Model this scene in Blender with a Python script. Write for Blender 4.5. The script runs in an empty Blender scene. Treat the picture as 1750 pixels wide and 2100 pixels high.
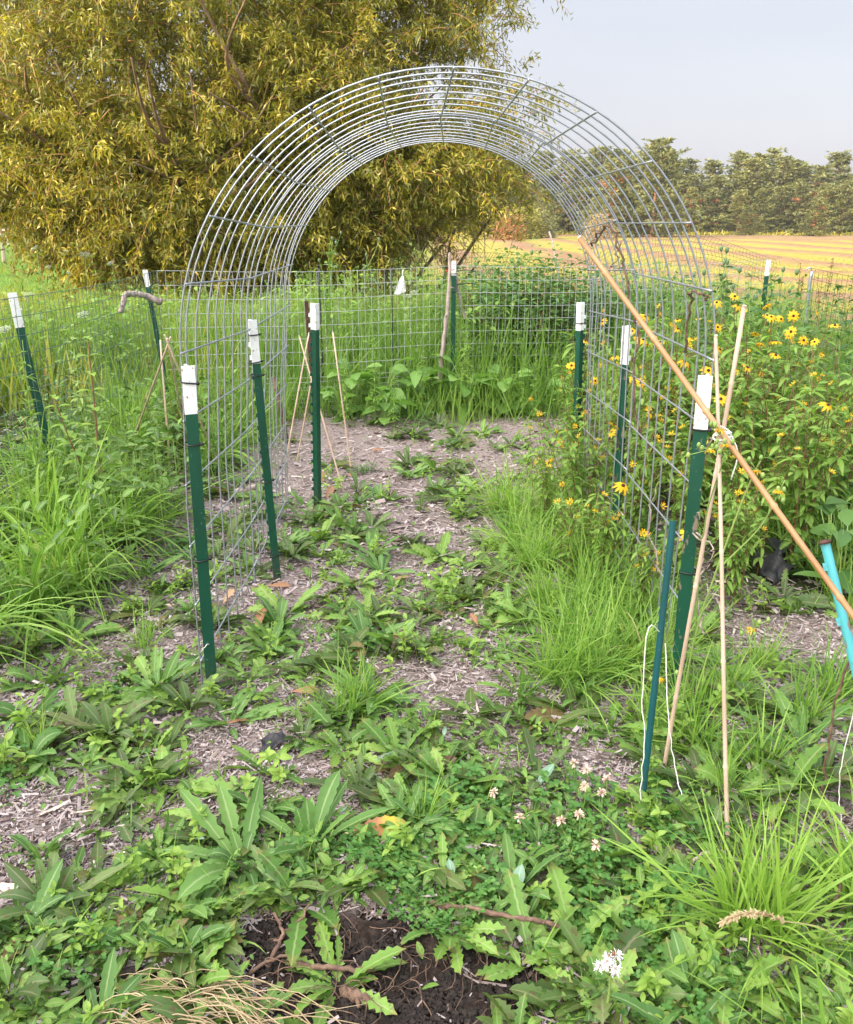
import bpy, math, random
import numpy as np
from mathutils import Vector, Matrix
rad = math.radians
random.seed(11)
RG = np.random.default_rng(11)
SC = bpy.context.scene
COL = SC.collection

# ------------------------------------------------------------------ camera
CAM_H, PITCH = 1.55, rad(18.9)
cam = bpy.data.cameras.new('camera')
cam.sensor_fit = 'HORIZONTAL'; cam.sensor_width = 36.0; cam.lens = 36.0
cam.clip_start = 0.05; cam.clip_end = 2000
camo = bpy.data.objects.new('camera', cam); COL.objects.link(camo)
camo.location = (0, 0, CAM_H); camo.rotation_euler = (rad(90) - PITCH, 0, 0)
SC.camera = camo

# ------------------------------------------------------------------ light
SUN_EL, SUN_AZ = rad(15), math.atan2(-0.95, -0.31)      # low evening sun, behind and left of the camera
sdir = Vector((math.cos(SUN_EL) * math.sin(SUN_AZ), math.cos(SUN_EL) * math.cos(SUN_AZ), math.sin(SUN_EL)))
sl = bpy.data.lights.new('sun', 'SUN'); sl.energy = 5.0; sl.angle = rad(0.6); sl.color = (1.0, 0.70, 0.37)
so = bpy.data.objects.new('sun', sl); COL.objects.link(so)
so.rotation_euler = (-sdir).to_track_quat('-Z', 'Y').to_euler(); so.location = (-20, -15, 20)
W = bpy.data.worlds.new('World'); SC.world = W; W.use_nodes = True
nt = W.node_tree; nt.nodes.clear()
def wn(t): return nt.nodes.new(t)
sky = wn('ShaderNodeTexSky'); sky.sky_type = 'NISHITA'; sky.sun_disc = False
sky.sun_elevation = SUN_EL; sky.sun_rotation = SUN_AZ; sky.dust_density = 4.0; sky.air_density = 1.2; sky.ozone_density = 1.0
bg1 = wn('ShaderNodeBackground'); bg1.inputs[1].default_value = 0.055; nt.links.new(sky.outputs[0], bg1.inputs[0])
# thin bright evening overcast: paler near the horizon ahead, brighter overhead and towards the sun
tc = wn('ShaderNodeTexCoord'); sep = wn('ShaderNodeSeparateXYZ'); nt.links.new(tc.outputs['Generated'], sep.inputs[0])
mr = wn('ShaderNodeMapRange'); mr.inputs[1].default_value = 0.22; mr.inputs[2].default_value = 0.70; mr.inputs[3].default_value = 0.0; mr.inputs[4].default_value = 1.0
nt.links.new(sep.outputs[2], mr.inputs[0])
cr = wn('ShaderNodeMix'); cr.data_type = 'RGBA'
cr.inputs['A'].default_value = (0.52, 0.525, 0.60, 1); cr.inputs['B'].default_value = (1.05, 1.12, 1.28, 1)
nt.links.new(mr.outputs[0], cr.inputs['Factor'])
# evening glow of the sky on the sun's side, behind the camera, and faint veils of cloud
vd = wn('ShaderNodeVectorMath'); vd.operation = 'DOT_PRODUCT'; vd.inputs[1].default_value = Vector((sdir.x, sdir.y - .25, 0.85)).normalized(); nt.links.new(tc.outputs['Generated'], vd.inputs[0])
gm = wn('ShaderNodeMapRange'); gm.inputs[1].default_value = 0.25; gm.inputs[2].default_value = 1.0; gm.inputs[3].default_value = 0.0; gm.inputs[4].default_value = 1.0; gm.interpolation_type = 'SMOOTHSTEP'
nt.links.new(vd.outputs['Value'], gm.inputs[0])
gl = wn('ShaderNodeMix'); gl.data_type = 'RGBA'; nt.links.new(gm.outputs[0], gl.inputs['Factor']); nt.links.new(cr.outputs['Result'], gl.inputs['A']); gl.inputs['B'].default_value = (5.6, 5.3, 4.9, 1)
mpc = wn('ShaderNodeMapping'); mpc.inputs['Scale'].default_value = (1.2, 1.2, 5); nt.links.new(tc.outputs['Generated'], mpc.inputs[0])
nzc = wn('ShaderNodeTexNoise'); nzc.inputs['Scale'].default_value = 1.6; nzc.inputs['Detail'].default_value = 3; nt.links.new(mpc.outputs[0], nzc.inputs['Vector'])
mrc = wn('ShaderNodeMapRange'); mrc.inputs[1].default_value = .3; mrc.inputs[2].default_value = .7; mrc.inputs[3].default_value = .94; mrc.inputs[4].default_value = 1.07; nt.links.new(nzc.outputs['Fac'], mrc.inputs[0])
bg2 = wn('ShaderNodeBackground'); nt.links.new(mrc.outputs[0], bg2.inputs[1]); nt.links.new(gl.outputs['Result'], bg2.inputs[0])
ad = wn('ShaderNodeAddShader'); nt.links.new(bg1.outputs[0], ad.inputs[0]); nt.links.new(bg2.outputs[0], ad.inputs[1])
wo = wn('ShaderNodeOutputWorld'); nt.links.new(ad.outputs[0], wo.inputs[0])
SC.view_settings.view_transform = 'Standard'; SC.view_settings.look = 'None'
SC.view_settings.exposure = 0.27; SC.view_settings.gamma = 1.0
SC.render.engine = 'CYCLES'
SC.cycles.max_bounces = 6; SC.cycles.diffuse_bounces = 2; SC.cycles.transmission_bounces = 4; SC.cycles.transparent_max_bounces = 6
SC.cycles.use_denoising = True

# ------------------------------------------------------------------ survey: where a sight line through the photo meets the place
CP, SP = math.cos(PITCH), math.sin(PITCH)
def ray(x, y):
    a, b = (x - 875) / 1750, -(y - 1050) / 1750
    return a, CP + b * SP, -SP + b * CP
def G(x, y, z=0.0):                                   # on the ground
    a, d, e = ray(x, y); t = (z - CAM_H) / e
    return Vector((a * t, d * t, z))
def PY(x, y, Y):                                      # at distance Y
    a, d, e = ray(x, y); t = Y / d
    return Vector((a * t, Y, CAM_H + e * t))
def proj(P):                                          # world points (n,3) -> photo coordinates
    P = np.atleast_2d(P)
    dep = P[:, 1] * CP - (P[:, 2] - CAM_H) * SP
    up = P[:, 1] * SP + (P[:, 2] - CAM_H) * CP
    return 875 + 1750 * P[:, 0] / dep, 1050 - 1750 * up / dep
def gz(x, y):
    return 0.012 * np.sin(x * 3.1 + 0.7) * np.cos(y * 2.3) + 0.008 * np.sin(x * 7.3 + y * 5.1) + 0.006 * np.cos(y * 11.0 - x * 4.0)

# ------------------------------------------------------------------ mesh helpers
def mk(name, V, F, col=None, mats=(), mi=None, smooth=True):
    V = np.asarray(V, dtype=np.float32).reshape(-1, 3); F = np.asarray(F, dtype=np.int32).reshape(-1, 4)
    me = bpy.data.meshes.new(name); m = len(F)
    me.vertices.add(len(V)); me.vertices.foreach_set('co', V.ravel())
    me.loops.add(4 * m); me.loops.foreach_set('vertex_index', F.ravel())
    me.polygons.add(m); me.polygons.foreach_set('loop_start', np.arange(0, 4 * m, 4, dtype=np.int32))
    if mi is not None: me.polygons.foreach_set('material_index', np.asarray(mi, dtype=np.int32))
    me.polygons.foreach_set('use_smooth', np.full(m, bool(smooth)))
    if col is not None:
        at = me.attributes.new('lf', 'FLOAT_COLOR', 'POINT')
        c4 = np.ones((len(V), 4), dtype=np.float32); c4[:, :3] = np.asarray(col, dtype=np.float32).reshape(-1, 3)
        at.data.foreach_set('color', c4.ravel())
    for mm in mats: me.materials.append(mm)
    me.update(calc_edges=True)
    return me

class MB:                                             # gathers pieces of ONE mesh
    def __init__(s): s.V, s.F, s.C, s.M, s.n = [], [], [], [], 0
    def add(s, VF, mi=0, rnd=None):
        V, F, C = VF
        V = np.asarray(V, dtype=np.float32).reshape(-1, 3); F = np.asarray(F).reshape(-1, 4)
        if C is None: C = np.full((len(V), 3), 0.5)
        C = np.asarray(C, dtype=np.float32).reshape(-1, 3)
        if rnd is not None: C = C.copy(); C[:, 0] = rnd
        s.V.append(V); s.F.append(F + s.n); s.C.append(C); s.M.append(np.full(len(F), mi)); s.n += len(V)
        return s
    def mesh(s, name, mats, smooth=True):
        return mk(name, np.concatenate(s.V), np.concatenate(s.F), np.concatenate(s.C), mats, np.concatenate(s.M), smooth)

def norm(a): return a / np.maximum(np.linalg.norm(a, axis=-1, keepdims=True), 1e-9)
Z3 = np.array([0, 0, 1.0])
def A3(p): return np.asarray(p, dtype=float).reshape(-1, 3)

def blades(P, D, L, Wd, droop, prof, fold=0.25, twist=0.0, rnd=None, across=3, wave=0.0, rng=None):
    """n leaves or grass blades: base points, directions, lengths, widths, sag and a width profile along each."""
    rng = rng or RG
    P, D = A3(P), norm(A3(D)); n = len(P)
    L = np.broadcast_to(np.asarray(L, float), (n,)); Wd = np.broadcast_to(np.asarray(Wd, float), (n,))
    droop = np.broadcast_to(np.asarray(droop, float), (n,)); twist = np.broadcast_to(np.asarray(twist, float), (n,))
    prof = np.asarray(prof, float); K = prof.shape[-1]
    if prof.ndim == 1: prof = np.broadcast_to(prof, (n, K))
    t = np.linspace(0, 1, K)
    pos = P[:, None] + L[:, None, None] * (t[None, :, None] * D[:, None])
    pos[..., 2] -= (L * droop)[:, None] * t[None] ** 2
    tan = np.repeat(D[:, None], K, 1).copy(); tan[..., 2] -= 2 * droop[:, None] * t[None]; tan = norm(tan)
    S = np.cross(D, Z3); bad = np.linalg.norm(S, axis=1) < 0.15
    if bad.any():
        a = rng.uniform(0, 6.283, bad.sum()); S[bad] = np.stack([np.cos(a), np.sin(a), 0 * a], 1)
    S = norm(S); S = S - (S[:, None] * tan[:, :1]).sum(-1) * tan[:, 0]; S = norm(S)
    S = np.repeat(S[:, None], K, 1); N = norm(np.cross(S, tan))
    cw, sw = np.cos(twist)[:, None, None], np.sin(twist)[:, None, None]
    S, N = S * cw + N * sw, N * cw - S * sw
    w = (Wd[:, None] * prof * 0.5)[..., None]
    r = rng.uniform(0, 1, n) if rnd is None else np.broadcast_to(np.asarray(rnd, float), (n,))
    rr = np.repeat(r[:, None], K, 1); tt = np.broadcast_to(t, (n, K))
    if across == 3:
        wv = lambda: (rng.normal(0, wave, (n, K))[..., None] * Wd[:, None, None] * N) if wave else 0
        V = np.stack([pos - S * w + N * w * fold + wv(), pos, pos + S * w + N * w * fold + wv()], 2)
        C = np.stack([np.stack([rr, np.full_like(rr, g), tt], -1) for g in (1, 0, 1)], 2)
        q = np.array([[0, 1, 4, 3], [1, 2, 5, 4]])
    else:
        V = np.stack([pos - S * w, pos + S * w], 2)
        C = np.stack([np.stack([rr, np.full_like(rr, 1), tt], -1)] * 2, 2)
        q = np.array([[0, 1, 3, 2]])
    F = (q[None] + across * np.arange(K - 1)[:, None, None]).reshape(-1, 4)
    F = (F[None] + (across * K) * np.arange(n)[:, None, None]).reshape(-1, 4)
    return V.reshape(-1, 3), F, C.reshape(-1, 3)

def tubes(Pts, Rd, sides=6, rnd=None, caps=True):
    """n tubes, each through m points (n,m,3), with radii (n,m)."""
    Pts = np.asarray(Pts, float)
    if Pts.ndim == 2: Pts = Pts[None]
    n, m = Pts.shape[:2]; Rd = np.broadcast_to(np.asarray(Rd, float), (n, m))
    tan = np.gradient(Pts, axis=1); tan = norm(tan)
    ax_ = np.argmin(np.abs(tan).max(axis=1), axis=1)      # the axis this tube never runs along
    ref = np.repeat(np.eye(3)[ax_][:, None], m, 1)
    A = norm(np.cross(tan, ref)); B = np.cross(tan, A)
    th = np.arange(sides) * 2 * math.pi / sides
    V = Pts[:, :, None] + Rd[:, :, None, None] * (np.cos(th)[None, None, :, None] * A[:, :, None] + np.sin(th)[None, None, :, None] * B[:, :, None])
    r = RG.uniform(0, 1, n) if rnd is None else np.broadcast_to(np.asarray(rnd, float), (n,))
    C = np.zeros((n, m, sides, 3)); C[..., 0] = r[:, None, None]; C[..., 1] = 0.5; C[..., 2] = np.linspace(0, 1, m)[None, :, None]
    k = np.arange(sides); k2 = (k + 1) % sides
    q = np.stack([k, k2, k2 + sides, k + sides], 1)
    F = (q[None] + sides * np.arange(m - 1)[:, None, None]).reshape(-1, 4)
    if caps and sides in (4, 6, 8):
        cp = []
        for base, flip in ((0, True), (sides * (m - 1), False)):
            for j in range(1, sides - 2, 2):
                f = [base, base + j, base + j + 1, base + j + 2]
                cp.append(f[::-1] if flip else f)
        F = np.concatenate([F, np.array(cp)])
    F = (F[None] + (m * sides) * np.arange(n)[:, None, None]).reshape(-1, 4)
    return V.reshape(-1, 3), F, C.reshape(-1, 3)

def seg(a, b, r, sides=6, rnd=None, k=2, r2=None):
    a, b = np.asarray(a, float), np.asarray(b, float)
    t = np.linspace(0, 1, k)[:, None]
    return tubes((a + (b - a) * t)[None], np.linspace(r, r if r2 is None else r2, k)[None], sides, rnd)
def boxes(Cn, U, Vv, N, hx, hy, hz, rnd=None):
    """n little boxes with own axes."""
    Cn, U, Vv, N = A3(Cn), A3(U), A3(Vv), A3(N); n = len(Cn)
    f = lambda h: np.broadcast_to(np.asarray(h, float), (n,))[:, None]
    sg = np.array([[-1, -1, -1], [1, -1, -1], [1, 1, -1], [-1, 1, -1], [-1, -1, 1], [1, -1, 1], [1, 1, 1], [-1, 1, 1]])
    V = Cn[:, None] + sg[None, :, 0:1] * (U * f(hx))[:, None] + sg[None, :, 1:2] * (Vv * f(hy))[:, None] + sg[None, :, 2:3] * (N * f(hz))[:, None]
    q = np.array([[3, 2, 1, 0], [4, 5, 6, 7], [0, 1, 5, 4], [1, 2, 6, 5], [2, 3, 7, 6], [3, 0, 4, 7]])
    F = (q[None] + 8 * np.arange(n)[:, None, None]).reshape(-1, 4)
    r = RG.uniform(0, 1, n) if rnd is None else np.broadcast_to(np.asarray(rnd, float), (n,))
    C = np.repeat(np.stack([r, 0 * r + .5, RG.uniform(0, 1, n)], 1)[:, None], 8, 1)
    return V.reshape(-1, 3), F, C.reshape(-1, 3)
X1, Y1, Z1 = np.array([1.0, 0, 0]), np.array([0, 1.0, 0]), np.array([0, 0, 1.0])
def box(c, h, rnd=None): return boxes([c], [X1], [Y1], [Z1], h[0], h[1], h[2], rnd)

def bez(pts, k=12):                                   # smooth curve through points
    pts = np.asarray(pts, float); m = len(pts)
    t = np.linspace(0, m - 1, k); out = np.zeros((k, 3))
    tg = np.gradient(pts, axis=0)
    for i, u in enumerate(t):
        j = min(int(u), m - 2); f = u - j
        h = (2*f**3-3*f**2+1, f**3-2*f**2+f, -2*f**3+3*f**2, f**3-f**2)
        out[i] = h[0]*pts[j] + h[1]*tg[j] + h[2]*pts[j+1] + h[3]*tg[j+1]
    return out
def tube_path(pts, r, sides=6, k=12, r2=None, rnd=None, wob=0.0):
    c = bez(pts, k)
    if wob: c = c + RG.normal(0, wob, c.shape)
    return tubes(c[None], np.linspace(r, r if r2 is None else r2, k)[None], sides, rnd)

# ------------------------------------------------------------------ object helpers
def ob(name, me, parent=None, loc=None):
    o = bpy.data.objects.new(name, me); COL.objects.link(o)
    if parent is not None: o.parent = parent
    if loc is not None: o.location = loc
    return o
def tag(o, label, cat, group=None, kind=None):
    o['label'] = label
    if cat: o['category'] = cat
    if group: o['group'] = group
    if kind: o['kind'] = kind
    return o
def thing(name, label, cat, loc=(0, 0, 0), rz=0.0, group=None):
    o = bpy.data.objects.new(name, None); COL.objects.link(o); o.location = loc; o.rotation_euler = (0, 0, rz)
    o.empty_display_size = 0.1
    return tag(o, label, cat, group)
def dup(o, parent=None):
    c = o.copy(); COL.objects.link(c)
    if parent is not None: c.parent = parent
    for ch in o.children: dup(ch, c)
    return c

# ------------------------------------------------------------------ materials
def mat(name):
    m = bpy.data.materials.new(name); m.use_nodes = True
    t = m.node_tree; p = t.nodes['Principled BSDF']
    return m, t, p
def lnk(t, a, b): t.links.new(a, b)
def ramp(t, fac, stops):
    r = t.nodes.new('ShaderNodeValToRGB'); e = r.color_ramp.elements
    for i, (pos, c) in enumerate(stops):
        el = e[i] if i < 2 else e.new(pos)
        el.position = pos; el.color = (*c, 1)
    if fac is not None: lnk(t, fac, r.inputs[0])
    return r
def noise(t, scale, detail=4, rough=0.55, coord='Object', stretch=None):
    tcn = t.nodes.new('ShaderNodeTexCoord'); n = t.nodes.new('ShaderNodeTexNoise')
    n.inputs['Scale'].default_value = scale; n.inputs['Detail'].default_value = detail; n.inputs['Roughness'].default_value = rough
    if stretch:
        mp = t.nodes.new('ShaderNodeMapping'); mp.inputs['Scale'].default_value = stretch
        lnk(t, tcn.outputs[coord], mp.inputs[0]); lnk(t, mp.outputs[0], n.inputs['Vector'])
    else: lnk(t, tcn.outputs[coord], n.inputs['Vector'])
    return n.outputs['Fac']
def mix(t, fac, a, b, mode='MIX'):
    m = t.nodes.new('ShaderNodeMix'); m.data_type = 'RGBA'; m.blend_type = mode
    for s, v in (('Factor', fac), ('A', a), ('B', b)):
        if hasattr(v, 'links') or hasattr(v, 'is_linked'): lnk(t, v, m.inputs[s])
        elif isinstance(v, (int, float)): m.inputs[s].default_value = v
        else: m.inputs[s].default_value = (*v, 1)
    return m.outputs['Result']
def lf_attr(t):
    a = t.nodes.new('ShaderNodeAttribute'); a.attribute_name = 'lf'
    s = t.nodes.new('ShaderNodeSeparateColor'); lnk(t, a.outputs['Color'], s.inputs[0])
    return s.outputs
def leaf_mat(name, stops, vein=None, trans=0.35, rough=0.5, tip=None, spec=0.35, tcol=1.25, blotch=0.0):
    m, t, p = mat(name); at = lf_attr(t)
    oi = t.nodes.new('ShaderNodeObjectInfo')
    ma = t.nodes.new('ShaderNodeMath'); ma.operation = 'MULTIPLY_ADD'; ma.inputs[1].default_value = 0.75
    mb = t.nodes.new('ShaderNodeMath'); mb.operation = 'MULTIPLY'; mb.inputs[1].default_value = 0.25
    lnk(t, oi.outputs['Random'], mb.inputs[0]); lnk(t, at[0], ma.inputs[0]); lnk(t, mb.outputs[0], ma.inputs[2])
    c = ramp(t, ma.outputs[0], stops).outputs[0]
    if tip:
        mr_ = t.nodes.new('ShaderNodeMapRange'); mr_.inputs[1].default_value = tip[1]; mr_.inputs[2].default_value = 1.0
        lnk(t, at[2], mr_.inputs[0]); c = mix(t, mr_.outputs[0], c, tip[0])
    if blotch:
        nz = ramp(t, noise(t, 60, 2), [(0.56, (0, 0, 0)), (0.66, (1, 1, 1))]).outputs[0]
        sc_ = t.nodes.new('ShaderNodeMath'); sc_.operation = 'MULTIPLY'; sc_.inputs[1].default_value = blotch
        lnk(t, nz, sc_.inputs[0]); c = mix(t, sc_.outputs[0], c, (0.10, 0.065, 0.03))
    if vein:
        vr = ramp(t, at[1], [(0.02, (1, 1, 1)), (0.17, (0, 0, 0))]).outputs[0]
        sv = t.nodes.new('ShaderNodeMath'); sv.operation = 'MULTIPLY'; sv.inputs[1].default_value = 0.6
        lnk(t, vr, sv.inputs[0]); c = mix(t, sv.outputs[0], c, vein)
    lnk(t, c, p.inputs['Base Color']); p.inputs['Roughness'].default_value = rough
    p.inputs['Specular IOR Level'].default_value = spec
    if trans:
        tr = t.nodes.new('ShaderNodeBsdfTranslucent'); ms = t.nodes.new('ShaderNodeMixShader'); ms.inputs[0].default_value = trans
        c2 = mix(t, 1.0, c, (tcol, tcol * 1.05, tcol * 0.6), 'MULTIPLY'); lnk(t, c2, tr.inputs[0])
        lnk(t, p.outputs[0], ms.inputs[1]); lnk(t, tr.outputs[0], ms.inputs[2])
        lnk(t, ms.outputs[0], t.nodes['Material Output'].inputs[0])
    return m
def plain(name, c, rough=0.5, metal=0.0, var=0.15, scale=30, bump=0.0, spec=0.5, stretch=None, c2=None):
    m, t, p = mat(name)
    nf = noise(t, scale, 4, stretch=stretch)
    lo = c2 if c2 else tuple(v * (1 - var) for v in c); hi = c if c2 else tuple(min(1, v * (1 + var)) for v in c)
    lnk(t, ramp(t, nf, [(0.35, lo), (0.65, hi)]).outputs[0], p.inputs['Base Color'])
    p.inputs['Roughness'].default_value = rough; p.inputs['Metallic'].default_value = metal; p.inputs['Specular IOR Level'].default_value = spec
    if bump:
        b = t.nodes.new('ShaderNodeBump'); b.inputs['Strength'].default_value = bump; b.inputs['Distance'].default_value = 0.01
        lnk(t, nf, b.inputs['Height']); lnk(t, b.outputs[0], p.inputs['Normal'])
    return m

M = {}
M['weed'] = leaf_mat('weed_leaf', [(0.0, (.040, .095, .018)), (.35, (.090, .20, .034)), (.7, (.17, .31, .055)), (1, (.29, .43, .10))], vein=(.34, .44, .18), blotch=.5, trans=.28, tip=((.24, .19, .06), .86))
M['weed_dark'] = leaf_mat('purplish_weed_leaf', [(0.0, (.045, .060, .022)), (.4, (.060, .115, .030)), (.75, (.11, .19, .045)), (.9, (.13, .10, .05)), (1, (.12, .05, .045))], vein=(.24, .24, .14), blotch=.7, trans=.22)
M['weed_blue'] = leaf_mat('broad_leaf', [(0.0, (.045, .115, .030)), (.4, (.10, .22, .052)), (.8, (.17, .31, .075)), (1, (.27, .42, .13))], vein=(.42, .52, .25), blotch=.15)
M['dock'] = leaf_mat('dull_leaf', [(0.0, (.055, .085, .025)), (.4, (.075, .14, .03)), (.75, (.11, .17, .04)), (.9, (.20, .17, .06)), (1, (.17, .085, .05))], vein=(.26, .28, .13), blotch=.7)
M['lime'] = leaf_mat('seedling_leaf', [(0.0, (.13, .25, .035)), (.5, (.22, .37, .06)), (1, (.34, .48, .10))], vein=(.36, .48, .15), trans=.4)
M['clover'] = leaf_mat('clover_leaf', [(0.0, (.05, .15, .03)), (.5, (.09, .22, .045)), (1, (.15, .30, .07))], trans=.3)
M['grass'] = leaf_mat('grass_blade', [(0.0, (.10, .22, .035)), (.45, (.20, .37, .06)), (.85, (.32, .48, .10)), (.94, (.36, .38, .14)), (1, (.44, .36, .18))], vein=(.30, .44, .14), trans=.4, rough=.42)
M['lime_grass'] = leaf_mat('lime_grass_blade', [(0.0, (.16, .30, .04)), (.5, (.27, .45, .07)), (.9, (.38, .54, .12)), (1, (.50, .44, .16))], vein=(.40, .54, .18), trans=.4, rough=.42)
M['meadow'] = leaf_mat('meadow_blade', [(0.0, (.09, .19, .03)), (.5, (.19, .33, .06)), (.85, (.30, .43, .09)), (1, (.42, .38, .15))], trans=.4)
M['sunny'] = leaf_mat('sunny_grass_blade', [(0.0, (.13, .21, .03)), (.4, (.27, .36, .06)), (.7, (.44, .44, .10)), (1, (.56, .47, .20))], trans=.4)
M['dry'] = leaf_mat('dry_grass', [(0.0, (.34, .25, .15)), (.5, (.48, .37, .23)), (1, (.60, .50, .34))], trans=.25, rough=.7)
M['susan'] = leaf_mat('susan_leaf', [(0.0, (.10, .20, .035)), (.5, (.19, .33, .06)), (1, (.29, .44, .09))], vein=(.30, .44, .14), trans=.4)
M['bigleaf'] = leaf_mat('big_leaf', [(0.0, (.09, .20, .04)), (.5, (.16, .31, .065)), (1, (.25, .42, .11))], vein=(.22, .40, .10), trans=.4, blotch=.2)
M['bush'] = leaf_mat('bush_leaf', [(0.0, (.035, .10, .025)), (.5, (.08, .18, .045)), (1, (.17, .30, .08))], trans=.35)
M['willow'] = leaf_mat('willow_leaf', [(0.0, (.06, .085, .014)), (.4, (.21, .22, .025)), (.8, (.54, .46, .055)), (.95, (.66, .46, .09)), (1, (.56, .27, .07))], trans=.28, rough=.38, spec=.6)
M['pine'] = leaf_mat('pine_needles', [(0.0, (.12, .14, .060)), (.5, (.20, .22, .085)), (.9, (.30, .29, .10)), (1, (.36, .29, .11))], trans=.2, rough=.7)
M['pinedead'] = leaf_mat('dead_needles', [(0.0, (.30, .13, .06)), (1, (.46, .22, .11))], trans=.2, rough=.8)
M['rust_leaf'] = leaf_mat('withered_leaf', [(0.0, (.16, .07, .04)), (.5, (.30, .15, .08)), (1, (.42, .28, .17))], vein=(.4, .3, .2), trans=.2, rough=.7)
M['blue_leaf'] = leaf_mat('pale_leaf', [(0.0, (.14, .25, .17)), (1, (.23, .36, .26))], vein=(.4, .55, .45), trans=.2)
M['galv'] = plain('galvanised_wire', (.36, .38, .44), .42, .70, .12, 40)
M['fence_green'] = plain('green_coated_wire', (.10, .16, .13), .5, .1, .2, 20)
M['fence_grey'] = plain('weathered_wire', (.44, .47, .47), .5, .4, .2, 20)
M['net'] = plain('black_netting', (.030, .030, .034), .6, 0, .2, 20)
M['tie'] = plain('black_cable_tie', (.010, .010, .012), .45, 0, .2, 60)
M['tip'] = plain('white_post_paint', (.80, .81, .84), .38, 0, .06, 25)
m, t, p = mat('chipped_white_paint'); c = mix(t, ramp(t, noise(t, 48, 4, .6), [(.61, (0, 0, 0)), (.66, (1, 1, 1))]).outputs[0], ramp(t, noise(t, 14, 3), [(.3, (.70, .71, .73)), (.6, (.82, .83, .86))]).outputs[0], (.30, .20, .14)); lnk(t, c, p.inputs['Base Color']); p.inputs['Roughness'].default_value = .4; M['tip_worn'] = m
M['cane'] = plain('pale_bamboo', (.56, .43, .34), .55, 0, .2, 26, stretch=(1, 1, .15), c2=(.40, .28, .20))
M['bamboo'] = plain('orange_bamboo', (.44, .25, .12), .45, 0, .3, 22, stretch=(1, 1, .2), c2=(.30, .15, .065))
M['bark'] = plain('grey_bark', (.30, .24, .22), .85, 0, .35, 30, .6, stretch=(1, 1, .3))
M['willow_bark'] = plain('willow_bark', (.20, .13, .085), .9, 0, .4, 10, .8, stretch=(1, 1, .3))
M['twig'] = plain('orange_twig', (.36, .20, .07), .7, 0, .25, 8)
M['pine_bark'] = plain('pine_bark', (.28, .15, .09), .9, 0, .35, 4)
M['stick'] = plain('brown_stick', (.20, .125, .085), .85, 0, .4, 45, .6, c2=(.07, .04, .03))
M['deadwood'] = plain('bleached_stick', (.46, .38, .34), .85, 0, .3, 45, .6, c2=(.20, .15, .13))
M['chipwood'] = plain('split_wood', (.66, .52, .42), .8, 0, .2, 60, .3)
M['twine'] = plain('white_twine', (.70, .70, .66), .8, 0, .1, 100)
M['fabric'] = plain('black_fabric', (.022, .022, .028), .65, 0, .4, 80, .5)
M['rust'] = plain('rusty_steel', (.085, .04, .032), .8, .2, .4, 50, .4)
M['petal'] = leaf_mat('yellow_petal', [(0.0, (.72, .36, .005)), (.6, (.84, .48, .010)), (1, (.86, .56, .02))], trans=.3, rough=.5, tcol=1.0)
M['cone'] = plain('dark_flower_cone', (.045, .018, .010), .9, 0, .4, 200)
M['crumb'] = plain('soil_crumb', (.030, .021, .017), .95, 0, .5, 60, c2=(.010, .007, .006))
M['budgreen'] = plain('bud_green', (.30, .34, .05), .7, 0, .2, 200)
M['stem'] = leaf_mat('red_stem', [(0.0, (.14, .06, .035)), (.6, (.20, .10, .05)), (1, (.16, .20, .06))], trans=0)
M['gstem'] = leaf_mat('green_stem', [(0.0, (.15, .26, .06)), (1, (.28, .38, .11))], trans=0)
M['lace'] = plain('white_umbel', (.74, .76, .68), .7, 0, .08, 60)
M['purple'] = plain('purple_bloom', (.30, .08, .36), .7, 0, .15, 80)
M['thistle'] = leaf_mat('thistle_leaf', [(0.0, (.11, .19, .09)), (1, (.20, .29, .14))], trans=.2)
M['bloom'] = plain('pinkish_clover_head', (.62, .44, .36), .8, 0, .25, 120)
M['fluff'] = plain('seed_fluff', (.82, .80, .80), .9, 0, .06, 80)
M['red_cord'] = plain('red_cord', (.45, .04, .03), .7, 0, .1, 80)
M['wall'] = plain('added_barn_board', (.30, .10, .07), .8, 0, .2, 3, .2, stretch=(6, 6, .3))
M['roofing'] = plain('added_barn_roof', (.22, .22, .24), .6, .2, .15, 4)
M['glass'] = plain('window_glass', (.06, .07, .08), .1, 0, .1, 2)
M['rail'] = plain('grey_rail', (.50, .40, .31), .8, 0, .2, 3)

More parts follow.
